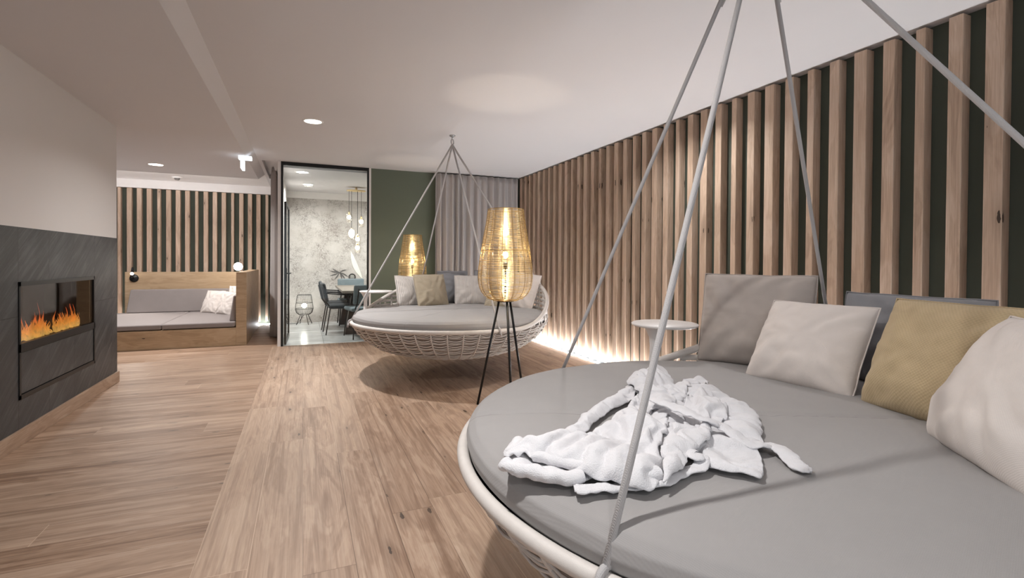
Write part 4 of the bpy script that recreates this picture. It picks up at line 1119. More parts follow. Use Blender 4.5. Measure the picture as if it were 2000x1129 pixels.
    [[0,-4,0,1,1,-3,0,0,8,6,1,1,-2,0,0,5,-1,-1,0,0,1,0,2,2,3,5,-2,-5,0,8,7,4,7,5,2,0,1,2,2,3,3,1,0,-2,2,2,1,1,0,0,1,0,-1,-1,6,1,0,-1,-2,-3,-5,4,2,0,-1,-2,0,1,-1,0,0,0,-1,-2,-1,1,-1,0,-2,-2,-3,-2,0,1,0,-1,-4,-4,-2,-1,0,-2,-3,-5,-4,-3,-3,-2,0,1,-4,-5,-5,-6,-6,-5,-4,-3,-2,0,-7,-5,-3,-3,-4,-6,-5,-3,-2,-2,0,-7,-6,-5,-7,-7,-7,-6,-4,-3,-3,-1,0,2,1,-8,-5,-4,-3,-5,-6,-5,-4,-3,-2,0,1,4,-5,-7,-6,-5,-3,-2,-3,-4,-2,0,-1,0,2,4,0,-6,-4,-3,-5,-5,-4,-3,-2,-1,1,3,4,3,1,-7,-4,-2,-2,-2,-3,-2,-1,-1,1,2,2,3,3,4,-4,-6,-5,-3,-2,-2,-2,1,0,-3,-1,1,7,2,3,4,0,-1,-3,-4,-3,-3,-4,-2,-3,-2,-1,1,3,5,7,6,1,0,-3,-4,-1,-3,-4,-3,-1,0,-6,-2,-2,2,0,-2,0,-6,-4,-5,-4,-3,-4,-3,-3,-5,-7,1,-1,1,-5,-5,-4,-4,-5,-3,-1,-1,-3,-4,-3,-1,0,0,-7,-7,-5,-3,-1,0,1,-2,0,1,-2,-5,-8,-3,-2,-5,-3,-1,-1,0,-2,0,1,11,9,8,-1,-3,-3,-1,1,2,3,7,6,0,-1,-1,-1,0,2,1,-1,1,4,-1,-1,6,3,],
     [0,-4,-4,-4,-2,-1,2,0,-18,-23,-13,-10,-3,-3,0,7,8,6,5,4,3,0,0,-2,-4,-5,-9,-10,0,-5,-5,2,1,1,0,0,0,2,3,2,1,0,0,4,1,0,0,0,-1,0,1,1,2,1,4,1,0,1,1,2,2,2,1,0,0,0,1,1,2,2,0,1,2,1,-1,-1,-1,2,4,-1,0,4,4,2,1,1,0,1,0,2,4,1,1,1,3,4,3,4,4,3,1,2,2,3,3,3,4,5,6,5,1,2,3,4,5,5,5,4,4,7,6,2,3,3,4,5,6,5,5,5,6,5,4,3,2,3,4,5,5,6,7,5,6,7,5,4,4,2,4,5,6,6,6,6,7,7,6,5,6,5,5,4,2,7,7,7,7,8,8,7,7,7,7,6,6,-2,3,9,8,8,8,9,10,9,8,6,7,5,-3,0,3,4,10,8,9,9,10,12,9,10,6,-1,0,-2,-6,3,5,6,10,3,9,12,13,9,6,5,0,2,2,-3,6,7,7,7,4,7,13,10,10,5,1,1,1,2,-2,-5,-9,-7,-2,3,6,12,8,7,6,4,3,0,2,2,-7,-8,-3,-3,5,10,7,10,8,6,5,2,1,3,-3,-5,-5,-8,4,8,10,8,7,5,3,2,0,-2,-4,-2,-12,-5,0,-6,-3,-1,2,4,0,1,-1,-18,-18,-12,-2,-1,0,1,3,1,2,-13,-7,0,1,3,1,1,4,-2,-2,6,6,4,4,6,8,],
     [14,25,30,33,36,32,37,14,13,25,34,32,26,29,14,15,30,23,20,19,20,14,21,23,28,40,44,33,14,32,33,17,16,16,15,14,8,17,10,15,10,11,14,7,14,13,12,12,13,14,13,14,15,17,13,14,14,13,13,13,14,12,9,14,12,9,8,7,10,8,14,15,12,11,18,20,27,26,15,29,21,25,22,18,23,32,21,16,13,13,15,21,32,23,20,16,8,9,10,16,25,33,25,18,11,8,12,15,18,12,25,27,33,26,18,9,8,7,10,16,15,23,32,34,25,19,12,15,15,15,9,8,7,7,15,31,29,33,29,20,12,9,11,17,17,16,15,10,23,32,27,26,28,23,16,7,7,8,16,18,17,12,20,33,33,31,21,15,10,12,13,12,13,15,17,25,19,32,33,30,25,18,7,13,15,20,20,24,34,28,11,18,33,24,21,19,18,12,18,19,27,33,37,37,39,14,11,19,32,35,27,18,16,22,29,32,40,35,34,37,11,14,20,28,40,32,22,28,28,38,44,44,43,40,28,24,29,28,35,41,41,31,34,38,42,46,38,35,39,32,39,36,24,25,36,44,41,37,44,45,45,38,28,37,41,25,24,28,31,41,45,43,44,40,36,28,33,40,29,38,12,27,32,36,30,30,29,29,38,40,31,2,16,25,38,28,35,39,38,31,34,31,25,35,28,34,31,28,32,24,33,36,38,25,28,24,34,]],
    [[0,1,3,-4,3,-3,-2,0,6,0,6,-2,0,1,0,0,3,6,4,6,6,0,2,4,6,8,10,7,0,2,5,7,9,5,1,0,-3,0,2,4,1,5,0,2,1,2,0,5,-2,0,2,3,4,5,9,-1,0,0,1,1,1,0,3,0,-6,-2,-1,-2,-2,3,0,5,-2,2,6,-1,1,0,4,-4,4,-2,3,-3,0,2,-3,-5,-3,-7,-16,0,-11,-13,-5,-7,-20,-15,0,-38,-23,-16,-10,-7,-15,0,8,2,-10,-10,-18,-11,0,8,13,4,5,8,9,0,-5,-15,-14,-7,-8,-4,0,5,11,5,4,-5,-4,0,12,8,5,-3,-2,5,0,-2,-5,-3,-3,-4,0,0,-1,0,-1,-2,-3,-5,0,2,-1,0,-4,1,1,0,5,2,0,-4,-3,0,0,-3,1,-6,-7,-3,0,0,-1,4,-3,2,0,-2,0,3,1,-1,4,11,5,0,2,-9,-5,-8,-10,-4,0,-2,-4,-5,-8,-5,-7,-5,-4,-9,-8,-6,-8,-6,-5,-3,1,-8,-8,-5,-3,-1,1,2,-3,-1,-1,-6,-4,-3,-2,2,-1,-5,-4,-2,-1,-5,-3,-3,0,-2,-2,-7,-8,-6,-4,-3,-1,-4,-2,0,2,3,4,-2,-9,-8,-5,-3,-3,-1,0,-1,1,3,6,8,-6,-4,-4,-7,-5,-3,-1,1,-1,-1,2,4,7,11,14,-8,-7,-4,-3,-7,-4,-1,1,3,-2,-1,2,4,5,5,13,-10,-8,-6,-5,-2,-7,-4,0,2,4,3,0,2,0,1,2,4,-7,-7,-8,-5,-6,-4,-2,-3,0,3,5,0,-1,0,2,4,1,5,2,0,-1,-7,-5,-3,-1,-3,-1,1,3,5,4,0,3,5,3,3,3,5,-2,1,-6,-6,-3,-1,1,2,-3,1,3,5,6,3,6,7,7,5,5,8,4,3,-2,-1,-1,-4,-2,1,3,-1,-1,1,4,4,6,7,3,6,10,11,4,6,-5,-5,-4,-2,1,0,-3,-1,2,4,0,1,2,4,7,9,3,4,7,9,3,6,5,-10,-11,-7,-4,-2,-4,-1,1,0,2,5,5,3,5,5,8,2,5,7,9,10,3,3,2,-6,-10,-12,-10,-4,-4,-3,-1,1,0,2,2,4,7,7,6,9,10,2,4,6,6,8,8,-3,-5,-5,-10,-11,-9,-7,-4,-1,-2,0,3,3,2,4,4,7,8,10,6,8,7,9,11,7,8,9,1,0,-3,-9,2,-7,-6,-4,-4,-4,0,1,2,3,-1,2,4,3,6,8,6,8,11,13,12,11,9,8,11,3,5,4,-1,3,5,-5,-2,1,1,-1,1,4,6,1,2,3,-1,2,5,5,7,9,10,13,15,16,12,9,10,8,9,12,10,7,1,8,-1,-1,1,-1,1,-1,2,4,1,3,5,7,2,4,1,3,6,5,4,8,11,12,14,17,21,17,14,14,13,15,16,12,15,-10,5,9,6,-1,1,3,4,-2,2,3,5,6,4,6,9,4,6,8,8,3,3,2,7,11,14,16,18,19,20,21,21,12,8,13,8,8,7,-10,-2,2,6,7,0,3,6,7,1,2,6,6,7,8,6,9,10,7,9,11,11,11,6,6,11,15,13,14,17,20,20,12,11,11,15,-5,-3,-4,-1,4,6,6,5,-1,4,7,9,9,4,6,9,8,10,8,10,7,7,9,8,9,11,12,7,11,16,9,8,11,18,13,10,12,14,12,-10,-5,-3,7,3,-7,-3,-1,-2,0,0,3,7,10,11,6,7,10,8,10,12,13,13,1,5,8,8,8,11,11,11,16,8,3,5,14,11,10,11,12,8,-19,-15,-9,-2,-8,-6,-2,2,-1,2,3,4,7,9,11,11,9,11,11,10,12,14,13,5,4,8,7,8,9,9,12,15,11,1,2,9,5,8,10,12,5,-22,-20,-7,-13,-5,-4,0,2,2,4,4,6,8,11,10,12,13,15,7,9,12,14,14,12,6,8,10,6,6,8,13,11,10,-2,0,3,5,10,12,11,6,-21,-19,-20,-16,-16,-3,-1,0,0,3,5,4,6,10,10,13,12,15,16,6,7,9,8,9,8,10,6,10,4,6,8,12,13,8,-4,-4,2,4,10,11,11,-15,-14,-17,-18,-14,-11,2,-1,0,3,4,5,5,5,6,9,8,12,13,15,13,4,4,7,10,9,12,5,9,5,7,8,10,12,6,-6,-4,-1,4,6,8,0,-23,-20,-23,-21,-9,8,0,0,3,2,3,4,6,3,4,6,8,10,12,8,8,2,5,8,10,12,13,5,7,10,11,6,9,8,-5,-3,0,-2,0,3,4,-16,-27,-22,-22,-20,3,10,3,5,3,4,6,2,3,4,7,9,12,13,10,4,6,5,5,4,5,2,-3,-2,-2,0,-1,-1,1,-10,-14,-24,-23,-26,-22,
-11,-20,-19,3,5,-1,1,5,7,0,2,3,0,-4,1,-1,1,-1,-14,-22,-21,-21,-27,-33,-26,-19,3,4,5,8,7,8,6,-4,-1,-5,0,0,4,3,-7,-20,-17,-18,-24,-24,-21,-16,4,4,5,6,-6,-5,-1,0,2,5,6,-3,-16,-13,-10,-22,-20,-20,-26,5,3,5,6,-4,-2,-3,-1,6,4,7,-12,-12,-9,-13,-16,-23,-24,-27,4,6,5,0,2,-3,0,4,5,6,-13,-9,-8,-14,-11,-23,-23,-27,5,1,3,5,-2,1,6,8,3,-10,-7,-5,-11,-11,-18,-16,-26,-22,5,7,7,0,2,5,9,-2,-6,-4,-2,-9,-7,-15,-14,-23,-18,1,2,6,2,3,7,9,3,-2,-2,0,-6,-5,-12,-12,-16,-22,0,4,4,5,10,4,-1,0,-1,2,0,6,-8,-7,-15,1,3,6,12,2,3,3,1,3,4,12,-3,-1,-9,-10,5,7,14,9,9,1,4,2,6,12,3,4,-8,-6,6,8,13,11,8,-2,3,1,2,9,8,3,-11,-16,11,7,10,7,-3,-1,0,1,6,4,0,1,5,9,5,-2,2,2,1,5,10,9,4,5,-3,-3,-3,1,3,4,8,9,9,3,4,-6,-3,1,0,1,2,6,-1,-2,5,-2,-3,0,-2,-8,-5,-9,-8,6,7,-8,-12,-11,-11,-11,-8,-7,-5,-1,-5,-6,-7,-11,-9,-5,-5,-5,-3,-8,-10,-7,-6,-3,-3,-3,-1,-7,-6,-4,-4,-1,1,-6,-4,-5,-4,-2,-1,-4,-3,0,-4,-2,-2,0,-4,-1,-2,0,1,-2,0,1,-3,-1,0,3,0,4,2,3,5,2,],
     [0,2,0,-1,-8,-4,-2,0,-1,4,-4,3,2,1,0,1,1,2,0,-1,-4,0,1,0,-1,-3,-3,5,0,2,1,0,0,-5,-7,0,4,1,-1,-1,3,-7,0,0,-1,1,4,-6,1,0,1,2,4,5,5,1,0,2,3,6,9,5,6,0,4,-6,-5,-2,2,-4,0,-3,2,-1,-4,1,3,0,2,1,0,0,0,3,0,-3,0,-2,-1,-1,10,0,4,6,6,-1,0,-2,0,13,16,11,3,-7,-11,0,-5,5,2,-5,2,12,0,20,15,4,8,2,27,0,-10,-5,2,-6,-8,-7,0,0,-1,2,0,-2,13,0,-13,-11,-11,-3,-6,-9,0,0,3,1,-1,5,1,0,-2,-2,-2,-2,-1,-4,0,3,-4,-2,-4,-2,-1,0,3,-1,-2,-6,-4,-1,0,-1,1,-8,-7,-5,-2,0,1,2,-7,-3,-3,-4,0,2,-9,-9,1,-2,0,0,4,10,-3,-3,-1,-1,0,-6,1,0,-11,-11,-2,3,1,-9,-11,-12,-2,3,4,5,-8,-9,-11,-12,-11,-11,-13,-11,-10,-7,-13,-10,-10,-8,-8,-11,-8,-12,-12,-13,-11,-8,-8,-6,-9,-7,-5,-10,-12,-12,-12,-9,-8,-6,-6,-7,-8,-9,-11,-7,-9,-10,-10,-9,-5,-5,-11,-5,-5,-6,-8,-10,-10,-6,-11,-8,-8,-8,-9,-11,-8,-4,-4,-4,-5,-10,-14,-11,-12,-12,-9,-6,-6,-6,-7,-7,-4,-7,-4,-4,-5,-12,-15,-9,-11,-11,-8,-6,-4,-4,-6,-5,-5,-5,-5,-2,-9,-10,-12,-10,-7,-8,-10,-9,-5,-3,-7,-3,-4,-3,-3,-1,-1,-3,-7,-9,-10,-9,-6,-10,-10,-8,-8,-8,-9,-4,-9,-3,-2,-1,-2,1,-4,-5,-7,-7,-9,-1,-9,-8,-7,-6,-6,-7,-8,-8,-7,-6,-2,0,-1,2,-6,-5,-6,-6,-3,-3,0,-4,-11,-6,-11,-5,-5,-5,-5,-3,-4,-5,-5,1,1,-6,-1,-3,-6,-12,-3,1,-11,-12,-11,-9,-9,-9,-4,-3,-3,-3,-1,-2,-3,-5,-7,-8,-3,-7,-9,-15,-8,-6,5,-11,-14,-10,-8,-6,-3,-4,-8,-2,-1,-2,-2,0,-2,-3,-5,-3,-6,-6,-7,-12,-5,-2,5,4,-8,-12,-12,-11,-6,-3,-4,-7,-6,-8,-2,0,0,-1,0,-4,-3,1,-4,-8,-11,-10,-8,2,6,4,-5,-8,-7,-11,-10,-9,-2,-2,-4,-5,-7,-4,2,2,1,-3,0,1,-11,-17,-16,-9,-7,-7,3,7,2,-3,-5,-4,-7,-9,-8,-9,-8,-4,-2,-2,-1,-3,-5,3,0,-6,-1,-2,-7,-12,-17,-14,-9,-5,-5,4,5,-4,-1,-2,-7,-4,-7,-8,-9,-7,-7,-8,-7,1,-1,0,1,-4,-6,-2,-2,-6,-10,-11,-16,-15,-9,-3,-3,-10,-2,-7,-20,-25,0,-4,-14,-12,-15,-4,-11,-6,-7,-8,-4,-5,-6,-5,2,1,4,1,-4,-4,0,-5,-9,-13,-10,-13,-19,-12,-6,-5,-17,-15,-12,-17,-3,8,9,10,-8,-10,-14,-16,-15,-7,-9,-6,-7,-8,-3,-4,-3,3,3,-1,-3,0,0,-8,-11,-14,-15,-15,-13,-15,-12,-14,-14,-15,-12,-20,-15,-4,4,5,8,2,-6,-7,-11,-15,-15,-14,-7,-7,-8,-5,-7,-6,-1,-1,-7,2,0,-2,-9,-10,-8,-8,-11,-14,-13,-10,-11,-10,-11,-13,-13,-11,-18,-13,-7,4,-4,-2,1,-1,-8,-10,-13,-13,-13,-12,-6,-5,-7,-5,-5,1,-7,-4,-12,-4,-12,-7,-8,-12,-6,-9,-12,-11,-11,-8,-8,-11,-12,-11,-13,-15,-9,-4,14,19,0,-4,-7,-8,-5,-7,-13,-12,-12,-11,-12,-4,-4,-4,-2,-4,-5,-6,-10,-10,-11,-13,-7,-8,-9,-9,-6,-10,-10,-10,-9,-7,-8,-10,-10,-10,-11,0,7,16,9,-1,-4,-6,-8,-4,-5,-10,-16,-13,-10,-10,-9,-2,-2,-9,-3,-4,-5,-7,-9,-11,-12,-5,-7,-5,-5,-4,-7,-10,-8,-7,-7,-8,-8,-7,-9,-6,8,8,18,8,-2,-4,-6,-6,-3,-5,-10,-15,-14,-12,-7,-8,-8,-9,-6,-1,-2,-5,-6,-15,-9,-10,-10,-5,-3,-2,-3,-5,-8,-6,-4,-6,-6,-7,-7,-6,-4,7,10,11,6,4,-1,-4,-3,
-2,-3,-7,-13,-14,-13,-9,-8,-6,-7,-7,-3,-8,-4,-13,-16,-12,-12,-5,-6,-2,0,0,-2,-4,-6,-4,-4,-4,-7,-8,-4,-3,-6,3,14,10,14,13,-3,-2,-1,-4,-2,-9,-14,-11,-8,-5,-1,-4,-6,-4,-5,-6,-7,-10,-12,-10,-11,-3,-2,0,-4,-8,-2,-1,-3,-2,-1,-8,-8,-5,-1,-1,-5,3,15,13,18,7,-1,0,-1,-1,-4,-9,-11,-8,-5,-2,-4,-1,0,-6,-4,-6,-3,-5,-6,-7,-10,0,2,-2,-5,-8,-5,2,-1,-2,-2,-8,-4,-2,2,-3,-3,-3,3,14,-10,-11,1,0,0,-3,-6,-5,-4,-2,-2,-3,-2,1,-9,-5,-1,5,-1,-6,-6,-4,3,1,0,-3,-10,-3,2,1,-5,-2,-4,5,-6,-11,-6,-6,3,2,5,0,-3,-4,0,-9,-9,0,-5,-10,-1,3,-5,-3,-2,-2,-6,-3,0,-4,-7,4,3,-4,-5,-2,-4,-11,-4,-2,-6,-9,-1,-2,-12,-6,-1,-4,-4,-1,1,6,7,0,-7,-10,-10,-1,-4,-7,-7,-2,-11,-11,-7,-1,-5,-11,0,5,7,9,-2,-9,-9,-7,-1,-6,-4,-4,-7,-9,-9,-4,-8,-11,-8,3,4,8,17,-7,-6,-4,-1,-5,-2,-2,-6,-7,-8,-3,-7,-9,-1,1,10,8,13,-3,0,-1,-5,0,-1,-4,-6,-5,-3,-6,-7,0,1,11,13,6,1,-1,-4,-4,1,1,-3,-5,-2,-4,-5,-6,2,2,12,12,4,-7,1,0,0,3,2,-2,-4,-4,-5,-4,-4,4,5,14,13,2,-5,3,3,5,3,-1,-2,-2,-4,-2,-2,4,-1,13,9,9,6,6,5,0,0,-2,-4,0,-1,3,-2,11,7,7,1,6,6,0,-12,-9,-1,-1,1,2,1,10,6,7,5,6,-1,-7,-11,-5,2,2,3,5,5,8,8,8,9,1,-7,-7,-2,4,4,5,4,-1,8,8,1,-2,-3,1,7,4,6,1,-3,-6,-2,2,1,5,10,8,2,1,0,-2,0,3,5,-2,12,7,4,1,2,-2,-3,7,4,-1,9,10,5,2,-2,-3,-5,-2,0,-3,11,2,-1,-1,0,-4,-2,-2,-2,9,-3,-2,1,-2,-3,0,2,-2,1,3,1,-1,-2,1,1,-1,3,-2,-3,0,-1,0,2,-2,0,1,-2,2,3,2,-2,2,1,2,4,1,-2,3,1,4,2,-1,-2,4,4,0,-2,4,0,1,1,1,2,],
     [18,22,28,22,19,20,18,18,18,25,16,15,18,18,18,11,15,19,14,14,9,18,18,18,17,17,19,33,18,11,13,17,19,32,17,18,23,21,18,18,25,19,18,24,13,12,21,18,23,18,16,14,14,13,10,22,18,19,16,19,20,33,31,18,26,20,16,17,18,15,18,17,25,21,19,23,22,18,20,17,19,13,20,15,18,21,13,11,18,25,18,18,31,38,54,56,71,57,18,31,47,65,50,59,64,18,35,59,62,58,57,33,18,50,67,66,53,45,49,18,39,45,46,46,48,33,18,28,43,39,39,47,44,18,21,19,20,14,17,25,18,21,16,20,22,19,22,18,17,12,12,12,13,15,18,20,17,17,17,13,16,18,18,18,18,17,15,16,18,23,25,24,23,19,18,18,22,30,28,29,23,20,18,20,24,27,35,50,41,18,40,49,29,28,34,24,18,27,20,30,33,40,35,28,31,35,47,54,45,38,29,25,27,43,56,62,59,52,39,35,36,36,42,58,65,58,50,46,30,44,51,51,42,57,67,60,58,42,30,32,48,57,59,52,45,59,68,66,62,50,39,28,42,55,63,65,57,50,50,62,64,61,51,41,39,38,41,59,67,71,68,63,48,57,60,57,50,44,32,45,52,51,44,60,70,69,73,69,51,45,51,49,44,33,33,47,56,59,54,45,60,70,75,76,71,60,42,44,34,32,42,36,38,51,63,66,59,52,51,67,75,76,71,56,42,29,33,31,45,46,29,37,51,69,72,69,66,53,54,67,71,69,58,43,33,28,38,47,59,31,43,41,59,70,75,75,70,62,47,53,62,65,58,47,42,31,36,47,61,54,34,45,57,49,51,68,75,76,73,60,48,43,48,54,57,57,43,41,37,41,50,56,38,51,64,65,60,48,64,72,75,72,59,49,38,37,39,44,56,55,56,52,38,39,48,38,51,60,68,70,60,53,53,63,70,71,63,50,43,29,31,48,47,49,53,60,44,34,40,25,41,51,46,54,62,71,69,65,51,52,61,65,62,54,45,40,29,46,53,60,66,67,56,38,31,32,42,55,51,45,47,57,66,69,68,58,41,47,56,56,55,52,40,34,31,39,49,63,68,62,47,33,39,60,31,49,61,59,51,40,49,57,63,69,54,45,35,43,44,43,50,49,45,42,31,44,56,67,65,51,38,42,62,35,37,56,66,66,59,44,39,47,55,65,61,53,37,29,29,39,41,37,32,35,30,37,51,63,70,61,50,44,59,48,53,31,44,49,54,45,46,62,66,63,50,40,38,46,59,62,49,44,36,21,30,29,28,24,27,29,31,45,59,66,69,62,52,62,49,45,41,41,41,53,63,65,59,46,51,61,65,58,48,38,39,55,61,58,50,36,23,11,15,15,15,15,20,32,38,51,59,74,62,68,54,62,65,41,51,53,52,45,62,71,74,67,54,41,50,60,63,57,45,37,40,50,55,52,46,35,16,7,10,11,24,26,33,40,52,69,77,66,65,47,50,65,34,37,44,49,58,71,74,76,75,64,47,42,51,63,60,51,50,34,38,42,38,40,33,24,7,8,15,28,37,41,45,63,76,80,73,58,47,42,60,65,23,42,50,57,66,70,60,64,72,73,68,56,42,45,60,65,62,57,44,25,24,26,32,24,28,16,9,18,35,49,53,54,69,81,74,68,51,47,40,47,43,36,35,47,54,65,66,60,50,57,65,71,63,52,43,45,56,55,51,41,24,12,16,26,31,25,14,9,22,38,52,60,65,79,75,71,67,52,43,31,38,50,35,31,36,50,60,59,51,46,46,55,65,68,62,56,38,45,46,43,36,26,14,9,14,29,20,15,14,29,44,59,65,75,81,79,75,65,49,33,26,40,58,66,33,37,32,48,52,
49,40,37,41,45,55,64,60,54,36,28,32,23,18,27,22,8,13,27,20,20,21,29,49,65,72,77,72,68,74,61,47,38,29,47,60,58,26,40,35,37,40,36,30,38,41,45,53,56,49,50,39,21,14,14,17,24,22,11,13,28,32,33,31,33,52,70,75,63,62,72,71,54,38,43,41,50,56,60,33,41,42,30,27,22,28,39,45,48,41,45,46,35,27,12,12,13,14,19,25,15,12,20,29,42,43,38,61,65,70,55,66,71,65,47,30,26,30,45,50,30,42,42,27,17,14,28,36,41,38,33,30,36,30,27,24,18,31,42,49,35,47,60,67,61,46,60,70,56,40,24,15,25,37,42,50,56,39,37,30,38,43,48,33,37,49,61,48,38,54,63,56,37,20,12,15,38,56,57,64,33,26,26,37,47,39,31,50,50,37,32,47,55,50,33,17,18,15,34,43,52,52,40,33,26,29,45,38,39,27,41,41,48,30,15,11,10,33,40,40,61,31,21,21,32,46,45,35,25,32,46,45,28,23,21,10,28,42,44,56,25,20,30,46,46,32,24,39,48,42,19,19,22,8,24,43,37,46,18,31,41,46,31,26,38,49,34,14,23,24,11,21,41,31,54,39,25,35,45,32,30,44,45,28,10,24,26,7,18,39,34,52,58,32,42,42,31,33,46,40,25,8,24,25,9,23,39,34,53,68,35,42,33,39,47,34,16,9,22,25,10,15,35,33,48,37,39,41,42,26,16,7,23,25,13,14,34,28,43,61,31,35,38,31,23,8,17,27,21,14,30,28,44,62,24,20,22,34,23,9,18,28,21,15,24,37,55,49,19,33,34,21,8,23,30,31,31,34,44,54,28,32,22,9,18,27,20,18,26,38,51,32,17,8,21,14,15,22,31,37,39,31,25,15,10,12,24,31,40,49,41,30,29,20,9,18,32,44,52,35,23,35,27,19,33,45,54,44,40,26,19,35,26,27,38,53,50,43,27,40,38,25,37,46,50,45,30,32,37,24,25,36,45,45,34,34,34,25,35,36,42,28,31,36,25,24,35,38,36,35,28,26,31,33,42,37,28,21,41,42,31,27,35,44,39,35,]],
    [[0,-2,-1,1,0,2,-1,0,1,1,1,-2,0,0,0,2,6,-2,-1,0,2,0,0,3,2,4,1,3,0,2,5,1,4,-1,2,0,1,2,4,7,4,0,0,4,-2,-2,-1,-2,-1,0,3,6,-5,-4,-2,-2,0,1,1,0,1,3,3,0,0,-2,-2,-3,0,-3,0,-1,-2,-5,-7,-8,2,0,-17,-8,-11,-11,-11,-9,0,-5,-2,7,5,3,1,0,-4,0,-3,4,0,-1,0,-1,-2,-3,-5,1,1,0,-2,-2,-4,-1,-3,-1,0,-2,3,1,2,0,2,0,-1,0,1,5,2,1,0,1,-2,1,-1,2,0,-2,-1,0,1,1,1,-1,0,-3,-4,-3,-1,1,0,2,-3,-2,-1,-1,1,1,1,0,2,0,1,2,-1,1,-2,-2,0,1,1,-5,-1,1,2,0,-5,4,-1,-1,0,1,-1,-2,0,1,0,2,2,0,1,2,4,-3,0,3,2,1,-4,-3,2,4,5,-1,-1,-3,-2,2,-2,-1,-1,-2,0,3,-2,-1,-1,0,-2,-1,-2,-2,0,0,0,1,1,1,-1,1,0,1,-2,-3,-3,0,0,1,1,-3,-3,-1,-2,-1,3,4,-1,0,-1,0,1,0,1,5,-1,0,0,0,0,2,0,1,3,4,4,0,1,3,4,3,5,3,5,1,3,2,3,5,5,6,-1,-6,1,2,1,2,3,4,6,-1,-3,-3,-1,3,4,4,2,3,5,5,2,0,-1,-3,-12,2,3,3,4,6,5,6,6,7,9,-7,-13,2,4,4,5,0,3,1,3,7,2,-12,4,6,6,6,3,4,5,4,4,-8,-8,7,9,10,5,7,-1,1,2,-2,-1,-14,5,7,8,6,6,-2,-3,0,-9,-5,-13,-11,0,-1,0,-3,-2,-7,-6,-5,-9,-10,1,2,1,-2,0,-3,-3,-5,-9,-7,-3,-2,-1,-2,0,-2,-1,-6,-6,-3,-2,0,0,0,1,1,-3,-6,-5,1,3,0,2,0,1,-5,-2,3,2,4,-3,-1,1,-1,-6,6,-3,-2,1,-3,-5,-5,-3,-2,0,1,-3,-2,-2,-1,1,-2,0,1,2,3,1,3,1,1,],
     [0,1,0,-1,2,-3,0,0,0,2,-2,0,-5,-3,0,0,-1,5,-5,-3,-3,0,1,-2,1,-1,3,-4,0,0,-2,1,-2,3,-4,0,2,3,3,2,-1,-3,0,-6,-2,0,-6,-2,-1,0,-1,-3,0,-4,-3,-2,0,2,-6,3,3,2,1,0,-1,-1,-2,-3,-5,3,0,-3,-5,-6,-7,-2,18,0,14,16,14,10,9,6,0,8,11,5,4,3,2,0,3,-4,4,-2,1,3,0,0,-1,-2,2,1,0,0,1,-1,2,0,5,2,0,0,-3,-1,-2,-1,-3,0,1,-3,0,6,4,3,0,2,-2,-1,-2,-4,2,-3,-4,-2,-2,1,-2,-1,-1,0,3,2,0,-2,0,-3,4,3,0,0,0,0,-5,1,-2,1,1,-3,-2,-3,2,-1,-2,-1,-6,2,-1,0,-5,-4,3,-3,-3,-2,-4,-3,-1,-1,-2,-3,0,-3,-1,0,-1,-2,-5,0,1,-1,-5,-2,3,-2,4,-2,-6,1,-3,-1,2,-8,-3,-3,-2,1,0,-5,-2,-1,0,-1,2,1,0,1,0,0,3,0,4,-2,2,1,2,1,3,7,0,2,3,0,2,6,-1,-2,1,-1,2,-1,5,1,0,-2,-2,0,1,-3,3,-2,2,-1,-1,-1,2,3,-1,-4,-4,0,1,0,-1,3,2,-2,-2,2,1,1,1,1,3,4,9,9,1,-2,2,2,2,3,2,7,12,13,8,0,-4,-1,3,3,3,4,7,11,14,7,10,-1,2,5,4,5,5,5,6,4,0,12,16,4,3,6,7,2,0,2,3,2,4,19,4,1,5,-1,3,-3,0,4,3,18,9,-2,-3,-5,0,-1,-2,3,6,3,9,3,-5,-4,-2,1,0,0,5,7,3,6,-3,4,-1,-1,2,-5,-4,6,3,2,-6,-2,0,-5,2,-6,-8,1,-6,1,-6,-4,-2,-2,-4,-6,-11,-5,-4,-6,-3,-1,-1,-3,-8,-9,-9,-4,-7,-2,1,-3,-8,-7,-10,-4,-8,0,-4,-6,-6,-9,-6,-5,-6,-3,-2,-8,-6,-8,-9,-2,-1,0,-6,-6,-8,-7,0,-2,0,-6,-5,0,-1,-1,-4,-2,0,0,-2,2,],
